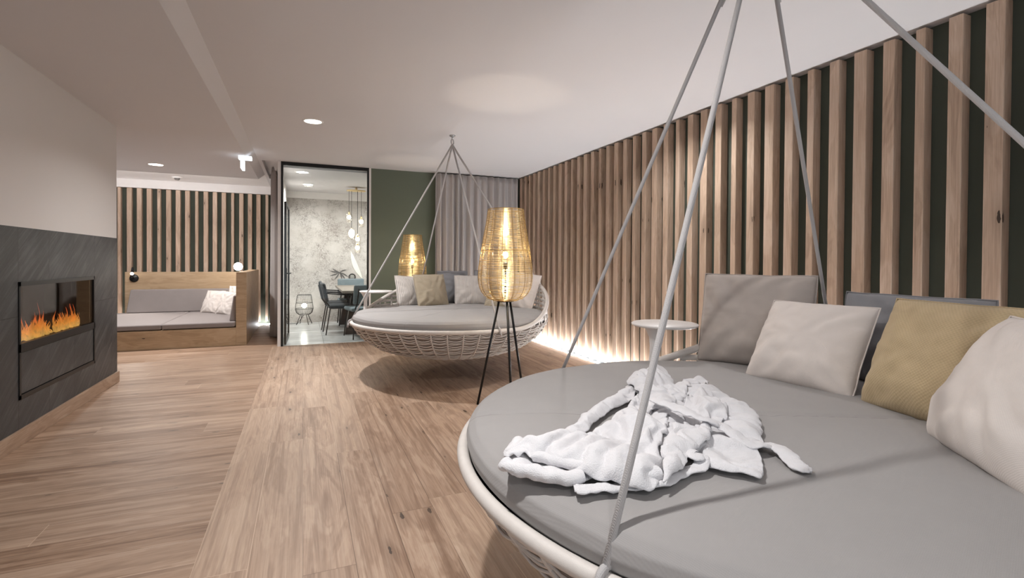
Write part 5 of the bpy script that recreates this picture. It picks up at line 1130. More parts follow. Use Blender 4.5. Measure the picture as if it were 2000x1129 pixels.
     [10,14,11,9,13,7,11,10,10,11,7,14,9,8,10,12,14,23,8,7,7,10,12,8,10,9,13,7,10,9,8,15,9,15,7,10,10,8,7,8,21,8,10,6,13,16,10,11,10,10,9,7,18,11,10,11,10,12,7,11,10,12,12,10,11,8,10,10,15,7,10,8,10,7,11,14,31,10,24,37,35,35,29,23,10,7,23,8,8,8,8,10,9,16,8,17,11,8,10,9,10,11,7,16,11,10,9,11,8,14,8,8,10,8,12,7,13,8,15,10,8,11,11,8,8,8,10,10,12,9,20,26,18,23,29,27,33,27,22,36,40,27,19,20,24,25,37,35,20,16,18,27,26,34,33,24,23,21,25,22,35,34,21,27,26,37,32,18,21,26,26,38,24,19,32,40,35,24,25,35,34,37,24,21,20,36,38,39,34,22,33,35,26,35,21,21,27,26,23,35,32,21,15,12,26,24,34,26,23,12,25,27,37,36,25,27,22,30,29,40,31,33,26,16,26,29,40,43,30,23,27,24,31,33,44,32,36,34,24,19,26,27,41,44,34,39,32,20,21,15,28,29,40,44,36,36,25,18,21,23,31,43,38,40,35,23,23,25,26,41,42,34,39,35,24,25,11,12,28,29,36,39,34,37,35,20,12,8,15,23,21,26,37,30,31,37,27,16,10,6,26,20,22,32,34,30,38,31,23,19,11,22,31,22,22,32,35,22,18,9,7,7,18,27,19,20,26,28,15,19,18,9,17,23,9,8,10,16,28,24,11,15,16,7,12,26,17,20,14,25,21,7,8,7,19,23,19,8,22,12,11,21,20,17,9,8,21,14,20,22,17,27,28,18,21,13,24,17,24,29,24,34,32,23,18,30,22,15,25,29,24,35,32,24,35,26,14,24,22,33,39,32,41,28,25,14,24,25,40,43,44,32,20,15,31,30,33,41,26,18,20,27,23,28,39,30,20,22,22,33,34,22,17,21,31,22,20,20,]],
    [[0,-10,-6,-2,3,7,-3,0,2,2,3,-3,0,-3,0,0,0,-2,2,3,-1,0,0,1,1,2,-1,3,0,5,-3,-1,0,-1,1,0,-1,1,-6,-3,-4,-1,0,-1,-2,-7,-2,-5,-7,0,-3,-5,-9,-5,-4,-1,0,-1,-2,-4,-3,-4,-11,0,-5,2,-2,-11,-17,-22,0,-17,-3,13,21,14,9,0,15,1,-10,-11,-7,9,0,-13,-10,-13,-5,-16,-11,0,5,14,2,-11,-8,-4,0,-6,-2,1,5,-12,-9,0,-3,8,-8,-10,-11,-6,0,-2,-1,5,14,-6,-11,0,-10,-10,-8,-11,-16,-8,-18,-14,-11,2,7,-18,-20,-20,-12,-3,-13,-12,-9,-3,-2,-1,-8,-8,-3,-4,5,10,-4,-8,-12,-7,-1,7,17,-3,-4,-6,-6,-2,2,7,13,-1,-5,-1,2,-1,5,2,5,2,-1,2,-6,2,3,3,6,7,-4,-2,2,-4,1,3,3,8,8,-5,-1,-8,-5,-2,2,5,9,11,-3,1,-8,-6,-4,0,7,10,8,2,-6,-8,-5,-1,1,8,11,-9,-20,-3,-1,-8,-8,0,3,7,10,-14,-13,2,-8,-6,-8,1,-3,3,5,-10,-11,-11,-3,-5,-8,-4,-2,0,2,-9,-7,-4,-3,-3,-4,-1,-1,-3,-5,-3,-1,-5,-9,-8,-7,-3,-5,-3,-4,0,-4,-2,-16,-9,-8,-3,-1,-8,-11,-12,-8,-5,-6,-9,-8,-8,-4,-3,-6,-7,-7,-10,-13,-13,-10,-9,-9,-7,-3,-4,-4,-4,-7,-7,-13,-9,-13,-11,-9,-5,0,0,-1,-3,-1,-2,-9,-17,-16,-13,-8,-4,3,-6,-5,-2,-10,-10,-7,-19,-18,-13,-7,-9,-5,-6,-5,1,1,-8,-8,-7,-22,-19,-13,-7,-1,-3,0,-3,6,5,-4,-5,-18,-21,-19,-12,-8,-2,4,6,1,8,8,-3,0,-22,-21,-19,-10,-9,-4,-5,7,7,7,11,-8,-4,-6,-25,-20,-17,-11,-9,-9,4,-3,5,7,12,8,-9,-5,-18,-22,-20,-14,-11,-19,-15,3,-1,5,6,15,0,-9,-5,-17,-21,-19,-12,-11,-16,-12,-7,3,6,8,15,4,-5,-2,-21,-19,-17,-13,-21,-19,-14,-9,-5,6,7,7,11,-12,-7,-8,-17,-17,-16,-14,-18,-16,-13,-11,-4,1,4,0,4,3,-10,-10,-17,-14,-14,-15,-19,-17,-16,-20,-15,-10,-5,-2,0,1,-8,-7,-5,-13,-14,-12,-11,-19,-23,-21,-21,-12,-4,-3,0,1,5,-6,-8,-6,-7,-13,-17,-18,-16,-16,-20,-17,-12,-1,0,-3,-1,1,0,-8,-14,-15,-11,-10,-15,-13,-14,-16,-12,-8,0,1,0,-4,-7,-10,-6,-9,-12,-9,-8,-13,-18,-18,-17,-8,-11,-1,2,6,2,-2,-7,-5,-5,-9,-12,-12,-10,-13,-14,-12,-13,-12,3,-2,1,1,-5,-8,-9,-6,-7,-8,-6,-9,-12,-14,-12,-12,-10,-7,-3,-3,-6,-3,-5,-6,-3,-3,-5,-14,-14,-13,-14,-17,-18,-9,-7,-4,-5,-2,0,-3,-7,-6,-4,-10,-13,-20,-22,-19,-17,-8,-6,-7,-4,-4,-3,-1,-3,-3,-4,-7,-7,-17,-19,-19,-15,-5,-3,-3,-1,-1,-7,-8,-4,-10,-11,-7,-17,-20,-17,-11,-5,-4,-3,2,-1,-8,-10,-6,-11,-10,-20,-15,-14,-8,-9,1,4,6,-2,-3,-3,-13,-16,-17,-16,-14,-10,-9,7,5,2,-5,-3,-7,-9,-11,-15,-14,-9,-5,-4,-2,1,-6,-8,-5,-13,-16,-13,-11,-5,-9,-2,1,-1,-5,-3,-6,-14,-13,-6,-11,-7,-1,2,-3,-1,1,-11,-9,-9,-8,-4,-2,0,0,-7,-7,-5,-7,-4,-3,-5,-4,-2,-3,1,-2,0,2,4,],
     [0,7,5,5,4,4,10,0,-1,1,2,6,5,10,0,2,5,10,8,14,19,0,6,-2,4,3,-2,2,0,1,4,0,-2,4,1,0,0,-3,1,-1,2,2,0,-2,-4,-1,-1,1,2,0,-1,-1,1,0,1,1,0,-3,0,0,-4,-4,4,0,1,-6,-4,-11,10,18,0,-2,4,-2,-6,-18,-18,0,-8,-20,-1,17,-10,-24,0,12,12,14,10,14,4,0,2,3,1,2,-1,-2,0,4,2,1,0,-1,-7,0,0,-6,9,10,14,23,0,-2,5,4,-1,-6,5,0,9,11,12,21,17,5,11,11,5,-23,-23,13,6,-12,-7,-3,10,0,-2,-1,-4,-4,3,-1,-2,-1,-12,-9,-3,-17,-4,-10,-13,-7,-9,3,-16,-16,-1,-13,-13,-8,-11,-7,-8,-9,-8,-10,-9,-5,-10,-7,-7,-7,-6,-8,-3,-3,0,1,-5,-5,-6,-5,-6,0,1,1,-4,-4,-3,-6,-4,-1,4,2,1,-4,-2,-4,-5,-1,3,4,3,3,8,-2,-2,-4,-3,-4,-3,-10,-8,3,14,0,-3,-2,-3,-5,-5,-8,-4,6,-7,-1,-1,-1,-2,-3,-5,-6,-1,6,0,2,-4,1,1,-2,-3,-3,3,6,3,-3,2,0,0,-1,0,7,6,1,-3,-3,0,2,2,2,0,3,9,5,1,4,8,4,4,2,3,2,6,5,1,4,8,7,5,7,5,4,2,6,5,3,5,10,-2,0,9,8,7,6,4,6,6,5,8,3,0,4,12,9,7,5,6,7,3,5,8,1,5,7,15,10,7,6,8,8,2,7,5,1,7,6,0,24,9,8,7,4,2,2,8,6,3,5,4,3,-3,9,2,9,5,2,5,9,7,7,8,6,6,4,5,1,8,2,3,8,6,9,9,9,5,9,7,3,4,2,7,1,4,6,9,11,11,10,8,11,8,2,3,2,3,1,3,6,9,12,13,14,12,13,10,6,6,5,4,5,2,6,8,10,14,16,11,15,14,7,8,6,6,6,6,3,6,10,10,19,12,11,16,8,11,10,8,9,3,7,1,6,9,7,12,19,9,14,13,5,12,13,2,5,6,7,2,4,9,10,8,15,15,7,15,6,5,13,5,5,8,6,4,4,7,10,11,6,18,9,6,13,3,9,5,8,-1,6,8,6,7,6,14,6,8,14,4,10,6,3,8,6,3,1,7,8,9,7,9,13,5,11,9,4,10,5,5,9,6,4,1,9,11,9,9,11,9,7,13,8,7,10,5,8,8,7,4,3,12,13,8,7,12,9,9,12,7,10,8,6,9,7,7,4,6,10,9,11,12,10,13,11,8,11,9,7,9,9,8,7,9,4,11,12,12,13,12,14,11,10,10,9,8,10,11,9,8,8,5,15,16,15,16,13,13,12,12,9,6,12,11,9,11,10,3,17,19,18,17,15,14,10,12,10,8,9,11,11,13,11,4,17,20,17,16,11,13,12,8,9,11,13,14,12,5,0,20,20,15,9,15,11,9,11,13,16,15,11,3,2,14,13,7,12,9,10,14,16,18,9,6,5,5,6,10,11,11,13,13,12,14,7,8,7,2,9,13,14,14,15,13,16,11,8,9,3,5,15,16,10,15,14,14,10,11,4,6,2,15,11,17,15,8,10,5,7,6,2,15,16,6,11,10,6,8,4,11,13,10,7,8,4,16,13,10,8,],
     [24,30,24,22,22,22,23,24,19,15,12,21,21,22,24,18,15,11,11,11,23,24,24,20,21,21,20,23,24,29,23,24,28,17,18,24,17,21,25,18,28,18,24,23,26,21,31,23,15,24,22,19,25,15,27,15,24,26,39,32,38,32,41,24,34,41,50,47,34,33,24,46,47,58,64,49,47,24,61,55,49,55,63,50,24,58,61,64,53,56,36,24,32,34,33,39,29,24,24,34,29,29,29,41,39,24,42,43,42,40,41,37,24,27,32,29,34,42,37,24,31,39,32,63,53,52,37,50,55,62,70,41,61,71,75,72,51,61,66,63,74,58,62,72,72,61,73,72,62,55,70,78,65,65,53,49,49,54,68,81,76,68,63,36,51,48,62,81,80,67,58,37,51,49,68,67,76,68,62,67,48,45,54,71,63,74,62,57,64,47,43,65,63,64,69,63,56,61,50,53,71,67,65,61,57,59,58,43,60,77,78,75,76,72,73,60,42,48,61,79,67,67,67,79,72,59,54,45,69,77,63,63,77,71,75,59,49,52,64,74,60,73,77,66,72,54,46,63,70,60,76,71,62,70,52,52,51,44,65,57,67,75,61,58,67,54,43,52,32,67,57,63,71,52,65,54,40,40,48,29,67,54,68,63,47,64,57,35,51,41,43,44,62,56,67,56,48,64,49,39,55,52,37,43,60,55,66,59,48,64,53,42,58,40,38,40,57,56,64,47,56,62,41,52,49,29,30,30,27,44,68,54,45,49,57,34,49,41,21,19,19,22,34,67,61,48,50,55,34,49,32,18,18,18,17,45,68,65,54,62,52,35,43,21,15,11,8,14,14,56,61,69,62,64,45,48,39,14,13,10,8,8,23,44,67,74,75,72,58,38,49,31,14,8,8,7,20,11,54,74,78,67,71,55,36,46,28,14,20,8,16,27,13,59,72,76,73,66,49,34,40,18,26,27,17,32,24,21,19,58,64,68,59,61,39,48,43,20,37,28,30,42,27,27,34,43,52,65,53,64,55,33,52,38,35,45,32,48,49,34,45,28,41,61,52,49,64,49,41,51,37,49,52,42,60,46,50,43,41,40,57,55,49,60,43,57,55,44,64,51,62,65,44,57,54,35,36,57,46,60,61,44,64,50,59,68,49,71,63,49,61,53,40,37,53,43,62,48,58,67,50,68,67,58,76,54,62,56,47,34,43,48,47,63,47,67,66,54,75,61,73,74,49,64,59,37,31,36,57,59,51,71,56,70,74,57,76,70,53,66,49,38,31,19,44,56,47,62,68,54,74,70,62,77,56,64,59,39,28,19,25,45,44,64,62,59,74,60,71,70,47,64,48,29,20,16,16,39,50,60,50,66,67,54,70,59,45,60,42,29,20,19,15,44,53,50,66,51,62,60,44,55,57,38,26,30,29,29,40,51,56,42,60,48,38,60,55,31,28,33,38,23,38,46,42,60,51,42,61,47,33,44,47,32,23,29,42,58,43,43,62,48,39,53,43,30,31,34,46,51,37,52,60,42,53,55,42,41,26,37,45,34,52,55,43,61,54,52,37,38,29,30,46,51,45,66,65,46,39,42,28,36,35,47,63,64,46,47,36,48,60,60,44,45,42,55,54,44,]],
    [[0,5,14,19,10,21,9,0,-14,-17,-11,-6,-4,-1,0,-4,-1,3,-1,-1,3,0,-9,-8,-7,-6,-4,-3,0,1,0,2,3,-3,2,0,-1,-2,-3,-3,-10,-4,0,2,-1,1,-5,-8,-11,0,2,6,1,2,7,0,0,0,-6,-6,-8,-14,-7,0,-6,3,0,5,9,7,0,20,26,33,12,10,6,0,-3,-3,-3,-8,5,30,0,4,19,-19,14,19,21,26,33,25,21,20,19,20,1,10,16,16,15,3,11,16,14,11,10,12,11,9,6,3,-3,-2,13,6,12,10,-5,-6,-3,1,7,1,1,-2,-5,-2,14,15,6,6,-10,-9,-1,11,13,7,9,2,-7,-6,6,7,4,2,-4,-5,-1,1,3,-6,1,-6,-2,-1,-2,-1,-12,-15,-8,-5,2,-2,-2,3,-10,-6,-4,-2,0,0,4,10,-5,-3,-2,1,3,3,1,9,8,9,5,-12,-1,-1,0,1,2,-6,-3,-3,0,4,5,4,8,4,-9,-6,1,4,5,3,-3,1,0,0,5,3,2,0,-6,-2,1,3,3,0,-1,-2,2,5,6,-1,0,-8,-5,-4,0,3,1,-1,-2,-1,0,2,0,0,1,2,4,-1,1,3,1,2,0,-4,-4,0,1,-3,0,3,-1,0,2,-3,-1,-1,-3,-3,-1,-1,-4,0,2,-5,-3,-1,-8,-6,-6,-3,-1,-2,-6,-5,-3,-4,-4,-4,-3,-1,-5,-6,-3,-2,-1,-5,-3,-5,-4,-2,0,-3,-1,-3,-1,0,2,],
     [0,-11,1,-9,-6,-7,-21,0,5,11,9,7,7,6,0,-3,-2,-14,-5,0,-8,0,0,4,-1,-3,0,4,0,4,-2,2,1,3,0,0,-1,-3,-4,-5,0,-1,0,10,9,8,-2,-10,-15,0,-5,-12,-8,6,7,17,0,-22,3,1,-6,-18,-4,0,5,8,0,-3,3,6,0,6,-11,-3,1,-15,-16,0,12,19,19,10,-18,-5,0,-17,-2,-5,-32,-20,-17,-19,-14,2,6,-10,-8,-9,7,-1,-3,-4,0,-18,-17,-6,5,-7,9,-14,-3,-3,0,-3,-7,0,1,4,-8,0,-5,2,8,0,-6,-4,3,5,6,0,-5,-6,1,4,9,5,-4,-8,-4,2,5,6,-8,-12,-11,-6,9,9,2,4,7,10,0,11,8,3,5,3,-1,-1,0,11,3,3,6,6,-1,-13,10,6,4,5,2,-9,-32,9,5,6,5,2,0,-8,-6,9,5,-1,-11,-18,4,6,0,-7,-9,-6,-6,-4,-8,-9,-13,-10,-4,-10,10,6,-7,-8,-10,-9,-4,-9,-10,-7,-2,0,0,0,11,2,-7,-5,-6,-8,-7,-4,-1,1,-1,1,2,13,6,2,-4,-6,-6,-2,-1,-3,-3,1,3,3,-3,-5,-7,-4,-2,-4,-1,-2,-1,1,2,3,2,-2,-2,-5,0,4,1,1,1,4,-3,0,-2,-7,-3,3,4,4,7,2,-7,-7,-5,-4,-3,8,-5,-5,-4,-7,-6,-3,-2,-1,-1,1,-2,-5,-6,0,0,2,0,-1,-3,3,2,4,4,4,2,],
     [16,57,63,58,47,60,46,16,42,47,31,26,26,24,16,35,32,30,26,23,19,16,35,30,20,14,13,17,16,19,14,17,18,12,19,16,15,14,14,18,23,35,16,34,44,37,40,35,28,16,38,40,35,36,38,37,16,48,55,56,61,58,35,16,44,55,51,37,31,21,16,35,46,42,23,34,35,16,25,26,33,44,57,55,16,53,54,55,54,43,63,65,46,48,42,53,58,45,36,53,50,44,46,57,65,56,48,29,32,60,63,48,34,43,48,44,53,52,54,39,54,46,56,65,47,54,56,43,48,32,59,45,55,56,39,38,42,44,46,47,51,40,54,63,54,62,59,45,57,53,62,58,48,60,57,46,44,44,42,43,48,61,45,50,51,40,49,50,49,50,45,41,42,55,51,50,34,39,46,49,52,51,60,59,53,51,48,45,51,36,36,35,34,51,42,36,35,37,55,51,36,34,35,31,26,31,38,49,38,41,42,44,41,32,22,21,33,21,38,39,48,35,47,40,42,39,32,20,15,22,29,38,46,43,34,46,37,29,23,22,15,7,15,21,32,35,37,33,44,37,28,15,9,10,16,27,26,34,35,39,35,22,19,13,22,27,32,39,27,31,32,18,21,26,35,43,48,43,29,25,32,35,40,31,38,46,39,33,40,33,35,28,33,44,44,29,26,27,29,37,38,27,30,36,30,]],
    [[0,1,10,12,15,29,23,0,8,11,11,7,0,-1,0,-13,-8,-10,-13,-13,-9,0,6,1,1,3,6,4,0,0,-1,-2,-8,-3,-2,0,7,9,6,6,5,3,0,-5,-10,-14,-20,-23,-8,0,3,3,3,6,5,3,0,-4,-8,-2,-4,-6,-9,0,5,5,1,-9,-4,-3,0,4,12,15,15,11,4,0,10,6,4,4,3,1,0,2,2,0,3,-1,0,0,2,1,6,4,15,9,0,8,2,1,0,2,-6,0,6,7,2,-3,-13,-26,0,-1,11,0,9,11,12,0,13,8,7,6,6,4,0,-1,-1,-3,-4,1,7,0,9,12,10,16,17,21,14,16,0,15,3,2,11,4,3,3,10,6,4,4,2,4,0,-1,5,1,4,6,1,-6,5,6,3,2,2,6,5,14,12,10,8,1,-1,3,0,4,11,12,11,3,-1,5,3,6,10,4,-2,4,4,4,1,1,1,7,5,-14,-9,-2,0,-2,0,5,8,13,-12,-11,-3,-1,-1,2,8,1,1,-3,0,-3,0,1,11,15,9,6,-1,3,6,1,4,11,12,11,-3,-2,1,16,11,12,15,-1,-4,-6,-10,-7,-2,8,13,6,8,4,-5,-6,-11,-12,-17,5,11,7,8,0,-1,-4,-5,13,11,8,6,-4,-1,-2,-6,-3,-1,6,7,7,-3,-3,1,-2,-4,-4,-10,-4,5,2,8,1,-1,2,0,2,-5,-9,-4,-11,-7,-12,7,2,0,2,5,2,4,2,-6,-3,-10,-7,-2,-7,5,4,1,5,6,6,-1,-5,-3,-2,-2,1,2,-5,0,2,7,6,6,9,-9,-5,-2,-1,0,4,6,-2,2,7,10,8,7,-3,-3,-5,-1,2,3,5,9,2,10,6,8,10,15,3,5,-3,-1,2,3,9,9,5,7,14,18,15,11,-1,-1,-1,2,3,9,1,-2,1,10,10,14,7,0,4,-1,1,3,4,-2,1,2,1,15,7,4,2,3,7,0,1,2,3,-2,-2,-1,3,17,10,6,6,7,3,1,2,4,-2,-1,-3,0,3,11,15,11,10,6,5,1,4,6,5,5,-4,-1,9,12,15,13,12,10,2,5,6,8,-4,-4,-4,-8,11,12,11,14,12,4,10,9,10,-8,-6,-11,-7,12,15,10,13,7,1,5,7,-5,-6,-7,-8,14,14,13,10,10,2,4,4,0,-6,-5,-4,17,9,15,14,11,5,-6,-6,-4,-4,-2,-1,14,8,18,20,6,9,-7,-4,-3,-1,-5,-1,17,16,20,12,11,-4,-5,0,-2,-6,0,10,24,20,11,14,2,-3,1,1,-7,-3,20,15,15,15,8,-2,2,0,-6,-1,17,15,13,14,8,0,4,-5,0,13,8,0,-1,0,1,-2,-2,6,3,5,4,8,3,-1,-2,-5,-1,9,10,3,-1,-16,-17,],
     [0,-3,-6,-4,-4,-7,-5,0,-16,-21,-12,1,-10,-6,0,-21,-14,-5,-18,-15,-16,0,0,-5,4,-8,-2,-1,0,-2,-3,-1,0,-1,-7,0,-1,0,-2,-6,0,0,0,0,1,2,5,1,-12,0,7,6,2,4,2,0,0,-3,-3,-11,-11,-11,-11,0,4,-3,0,6,-3,-8,0,6,5,-4,-5,-7,-11,0,-7,-3,-3,4,1,1,0,-5,3,9,0,5,-1,0,1,3,2,1,-9,-7,0,-11,-4,-2,-2,7,4,0,-10,-11,-8,-9,-17,-17,0,-5,-9,3,18,9,4,0,-19,-15,-9,-3,0,-2,0,-14,-10,-2,1,4,6,0,-7,-6,3,-10,-11,-12,-6,-8,8,-8,6,1,-5,7,3,3,-4,6,3,-3,1,-3,1,9,1,0,-9,-5,4,8,3,-3,-6,-2,0,-4,-3,-12,-10,-5,-5,3,4,1,-5,-4,-8,-5,-4,4,8,1,-2,0,-1,-6,-10,1,5,10,0,0,2,-3,11,-8,1,3,7,-1,2,5,-1,6,7,2,4,5,1,-7,-10,0,-6,-9,-1,-3,-4,-2,-6,-10,-4,-4,-7,-4,6,0,0,-3,-4,-2,-3,-3,-1,12,8,3,-2,-17,-5,-1,-6,-6,-2,-4,-23,-14,-20,-15,-1,-8,-1,2,-3,-16,-18,-16,-16,-5,-9,-6,-2,-13,-14,-14,-14,-6,-6,-4,-8,9,11,-14,-14,-14,-6,-3,-6,-9,7,14,9,10,-10,-14,-10,-4,-2,-5,-8,-9,4,11,14,7,5,-17,-15,-5,-1,-4,-6,-6,-8,1,11,11,3,-6,-13,-4,-7,-5,-2,-3,-3,-7,-6,6,2,8,3,-7,-11,-4,-5,-3,-10,0,-2,-7,-2,-7,-1,-7,-3,-6,-12,-4,-5,-7,-5,-3,-11,-4,-4,-9,-12,-11,-10,-7,-10,-5,1,-3,-3,-13,-11,-2,-9,-8,-10,-9,-9,-10,-8,-4,-5,-8,-3,-5,-5,-7,-7,-7,-7,-7,-8,-6,0,1,-11,-2,-2,-3,-5,-9,-5,-6,-5,-5,-6,-4,-4,2,-10,0,-5,-2,-8,-8,-3,-4,-4,-3,-5,-6,0,-5,-5,-9,-3,-4,-9,-5,-2,-2,-2,-2,-4,-5,-1,3,-7,-12,-5,-12,-6,-4,0,0,-1,-8,-7,-1,0,3,-3,-13,-12,-10,-7,2,1,-7,-7,-3,1,-2,-3,-4,-10,-9,-10,-6,3,-1,-8,-5,-1,-1,1,-5,-9,-11,-5,-5,4,-7,-7,-3,-1,3,3,2,-12,-8,-7,-2,-2,-13,-5,1,-2,4,4,3,-9,-6,-6,4,-5,-14,-4,-1,2,-1,-4,1,-4,-4,-3,0,-9,-12,1,-5,-1,-5,-1,2,-4,1,-5,-14,-13,-1,-4,-6,-2,2,3,-5,-9,-12,-12,-12,-3,-2,-4,-2,3,3,-18,-9,-13,-11,-7,-1,-3,-1,5,-4,-16,-10,-13,-8,-6,0,-3,1,-6,-8,-15,-8,-4,0,0,-4,3,-11,-14,-15,-14,-8,4,2,-16,-15,-10,-5,5,0,-10,-12,-10,],
     [22,39,49,59,62,66,46,22,41,57,57,48,30,24,22,55,49,45,55,41,46,22,38,59,56,57,34,27,22,27,30,41,41,54,38,22,33,48,52,44,30,26,22,22,23,25,34,49,46,22,44,45,41,29,27,26,22,27,28,34,36,39,44,22,48,48,39,44,36,38,22,38,53,52,48,51,44,22,36,30,31,22,22,21,22,25,19,15,15,8,9,22,33,30,29,36,42,33,22,40,47,49,42,48,41,22,40,51,55,40,33,45,22,50,50,65,62,52,48,22,38,65,61,49,44,37,22,41,52,51,50,50,45,22,47,54,45,44,39,34,27,28,19,39,23,30,42,34,43,35,52,42,50,49,36,36,55,58,44,56,50,49,39,48,55,60,44,56,52,46,42,39,45,55,41,57,45,49,55,54,44,52,41,60,44,50,42,55,52,50,44,44,60,54,41,43,50,43,51,54,53,47,42,52,45,47,36,40,49,61,52,51,51,60,58,44,55,56,67,70,66,64,58,58,44,47,62,53,72,62,59,62,58,40,57,62,56,72,65,60,56,44,50,60,49,39,31,46,49,36,34,44,52,55,39,23,36,52,52,34,38,49,57,43,28,53,42,30,39,55,46,33,47,45,50,31,32,40,56,46,37,49,34,46,31,27,26,40,42,59,44,40,51,49,44,37,33,44,41,55,53,41,56,52,42,53,59,54,43,42,55,58,60,47,51,38,50,54,44,48,68,59,57,54,50,51,58,45,39,37,40,52,52,51,70,72,67,65,61,56,59,44,50,44,36,45,41,56,72,83,78,75,73,61,60,46,52,37,30,37,44,61,69,86,76,72,76,70,63,50,38,52,48,45,55,78,87,74,74,80,70,57,47,35,54,43,40,50,62,73,87,76,76,81,64,60,55,42,60,37,47,56,57,72,86,74,81,76,55,49,57,56,49,30,45,52,55,74,85,75,81,69,53,45,49,57,34,28,43,41,54,71,83,69,77,73,57,44,43,45,25,32,39,49,67,80,68,66,71,50,43,51,36,43,32,42,46,65,76,72,60,67,50,54,43,47,37,40,52,60,71,57,66,65,45,54,44,57,50,42,46,59,63,49,65,60,42,49,47,56,52,40,46,60,58,44,61,46,39,36,37,46,50,52,49,56,42,42,53,55,45,46,35,42,57,41,43,29,34,52,61,56,47,34,35,27,35,22,34,35,50,65,60,50,36,30,44,27,31,34,50,67,63,51,37,41,52,37,42,36,49,66,67,50,52,42,30,43,55,64,71,60,61,25,26,37,48,58,68,53,36,56,53,48,63,50,42,63,61,]],
    [[0,15,8,16,11,6,4,0,1,10,4,3,6,4,0,-1,4,11,-4,-1,7,0,10,8,-1,-2,3,7,0,4,0,-5,-1,-3,-1,0,-3,-4,-2,1,1,2,0,-1,3,2,0,1,0,0,-2,0,-1,-2,-2,-2,0,6,0,5,-1,4,5,0,-4,1,1,1,3,4,1,5,6,6,4,2,5,7,8,-1,5,4,5,0,3,2,3,1,2,4,-7,-3,-1,2,4,4,-5,-4,5,-6,-3,0,0,-5,-3,-2,-2,-8,-9,-2,-2,-2,0,0,1,0,-1,-8,-18,-4,-4,-1,-2,-3,0,-7,5,-5,-3,1,-4,-8,-6,-6,-7,-2,1,0,-4,-11,-12,-8,-3,4,6,-4,-4,-7,-10,-3,1,4,9,-1,6,11,4,5,9,6,3,7,9,9,9,7,10,7,7,6,6,-6,-3,-4,-2,0,10,],
     [0,18,1,-7,4,11,6,0,15,11,7,-7,-9,-21,0,-2,5,11,6,13,8,0,-4,-1,7,7,-5,-3,0,-9,-1,-1,-4,10,4,0,1,2,10,5,2,0,0,4,-1,0,2,-2,3,0,2,-3,-2,-2,-1,-1,0,-4,-4,-5,-1,-11,-17,0,-2,2,-8,-7,-7,-6,-6,-7,-6,-4,1,-5,-5,-5,-3,5,-4,-4,1,7,0,-4,-4,3,3,2,7,-3,-1,0,3,4,8,5,-10,2,-2,2,2,5,2,3,-2,2,2,5,6,1,2,-5,-4,-2,2,-6,2,10,3,1,-2,-1,-2,1,28,12,5,1,4,2,1,-3,-6,11,5,10,11,11,9,2,-3,-6,-7,11,19,17,11,4,-2,-4,-10,19,18,12,3,1,-1,-2,6,-5,-9,7,14,-17,-6,-13,-3,-3,-12,-2,3,-9,-13,-6,-3,],
     [32,49,54,55,56,68,45,32,57,69,64,58,57,35,32,66,67,67,48,57,57,32,45,39,48,53,61,42,32,55,44,40,41,38,34,32,34,43,31,31,33,34,32,26,30,31,31,33,32,32,30,29,33,30,32,31,32,34,46,45,51,43,43,32,60,52,47,52,52,45,56,58,57,47,39,57,57,61,56,41,63,54,56,45,46,60,51,58,56,53,36,58,49,48,49,55,39,36,44,54,60,53,61,52,55,43,45,65,70,65,58,59,53,56,56,48,59,57,65,64,67,64,64,56,57,44,64,73,67,68,59,69,59,60,59,71,71,68,62,71,59,62,67,59,51,51,66,73,62,61,62,63,63,63,71,60,63,61,58,68,62,72,73,70,72,69,51,56,41,60,66,48,56,71,60,72,70,]],
]
STEP = .0135


def inside(p, B):
    c = False; j = len(B) - 1
    for i in range(len(B)):
        a, b = B[i], B[j]
        if (a[1] > p[1]) != (b[1] > p[1]) and p[0] < (b[0] - a[0]) * (p[1] - a[1]) / (b[1] - a[1]) + a[0]: c = not c
        j = i
    return c


def cloth_rest(poly, base, seed, zest):
    pts = [z7(x, y, ZC + base + zest) for x, y in poly]
    B = [(p.x, p.y) for p in cat(pts, 6)]
    R = []
    for i in range(len(B)):
        a, b = B[i], B[(i + 1) % len(B)]
        n = max(1, int(hypot(b[0] - a[0], b[1] - a[1]) / STEP + .5))
        for j in range(n): R.append((a[0] + (b[0] - a[0]) * j / n, a[1] + (b[1] - a[1]) * j / n))
    xs = [p[0] for p in R]; ys = [p[1] for p in R]
    random.seed(seed); I = []; r = 0; y = min(ys)
    while y < max(ys):
        x = min(xs) + (STEP / 2 if r % 2 else 0)
        while x < max(xs):
            p = (x + random.uniform(-.1, .1) * STEP, y + random.uniform(-.1, .1) * STEP)
            if inside(p, R) and min((p[0] - q[0]) ** 2 + (p[1] - q[1]) ** 2 for q in R) > (STEP * .55) ** 2: I.append(p)
            x += STEP
        y += STEP * .87; r += 1
    n = len(R)
    v, e_, f_, _, _, _ = delaunay_2d_cdt([Vector(p) for p in R + I], [(i, (i + 1) % n) for i in range(n)], [], 1, 1e-6)
    return v, f_


for args, (dx_, dy_, dz_) in zip(ROBE_PIECES, ROBE_FOLDS):
    v, f_ = cloth_rest(*args)
    vs = [(p[0] + dx_[i] * .001, p[1] + dy_[i] * .001, ZC + dz_[i] * .001) for i, p in enumerate(v)]
    robe.add(vs, [tuple(q) for q in f_], True)
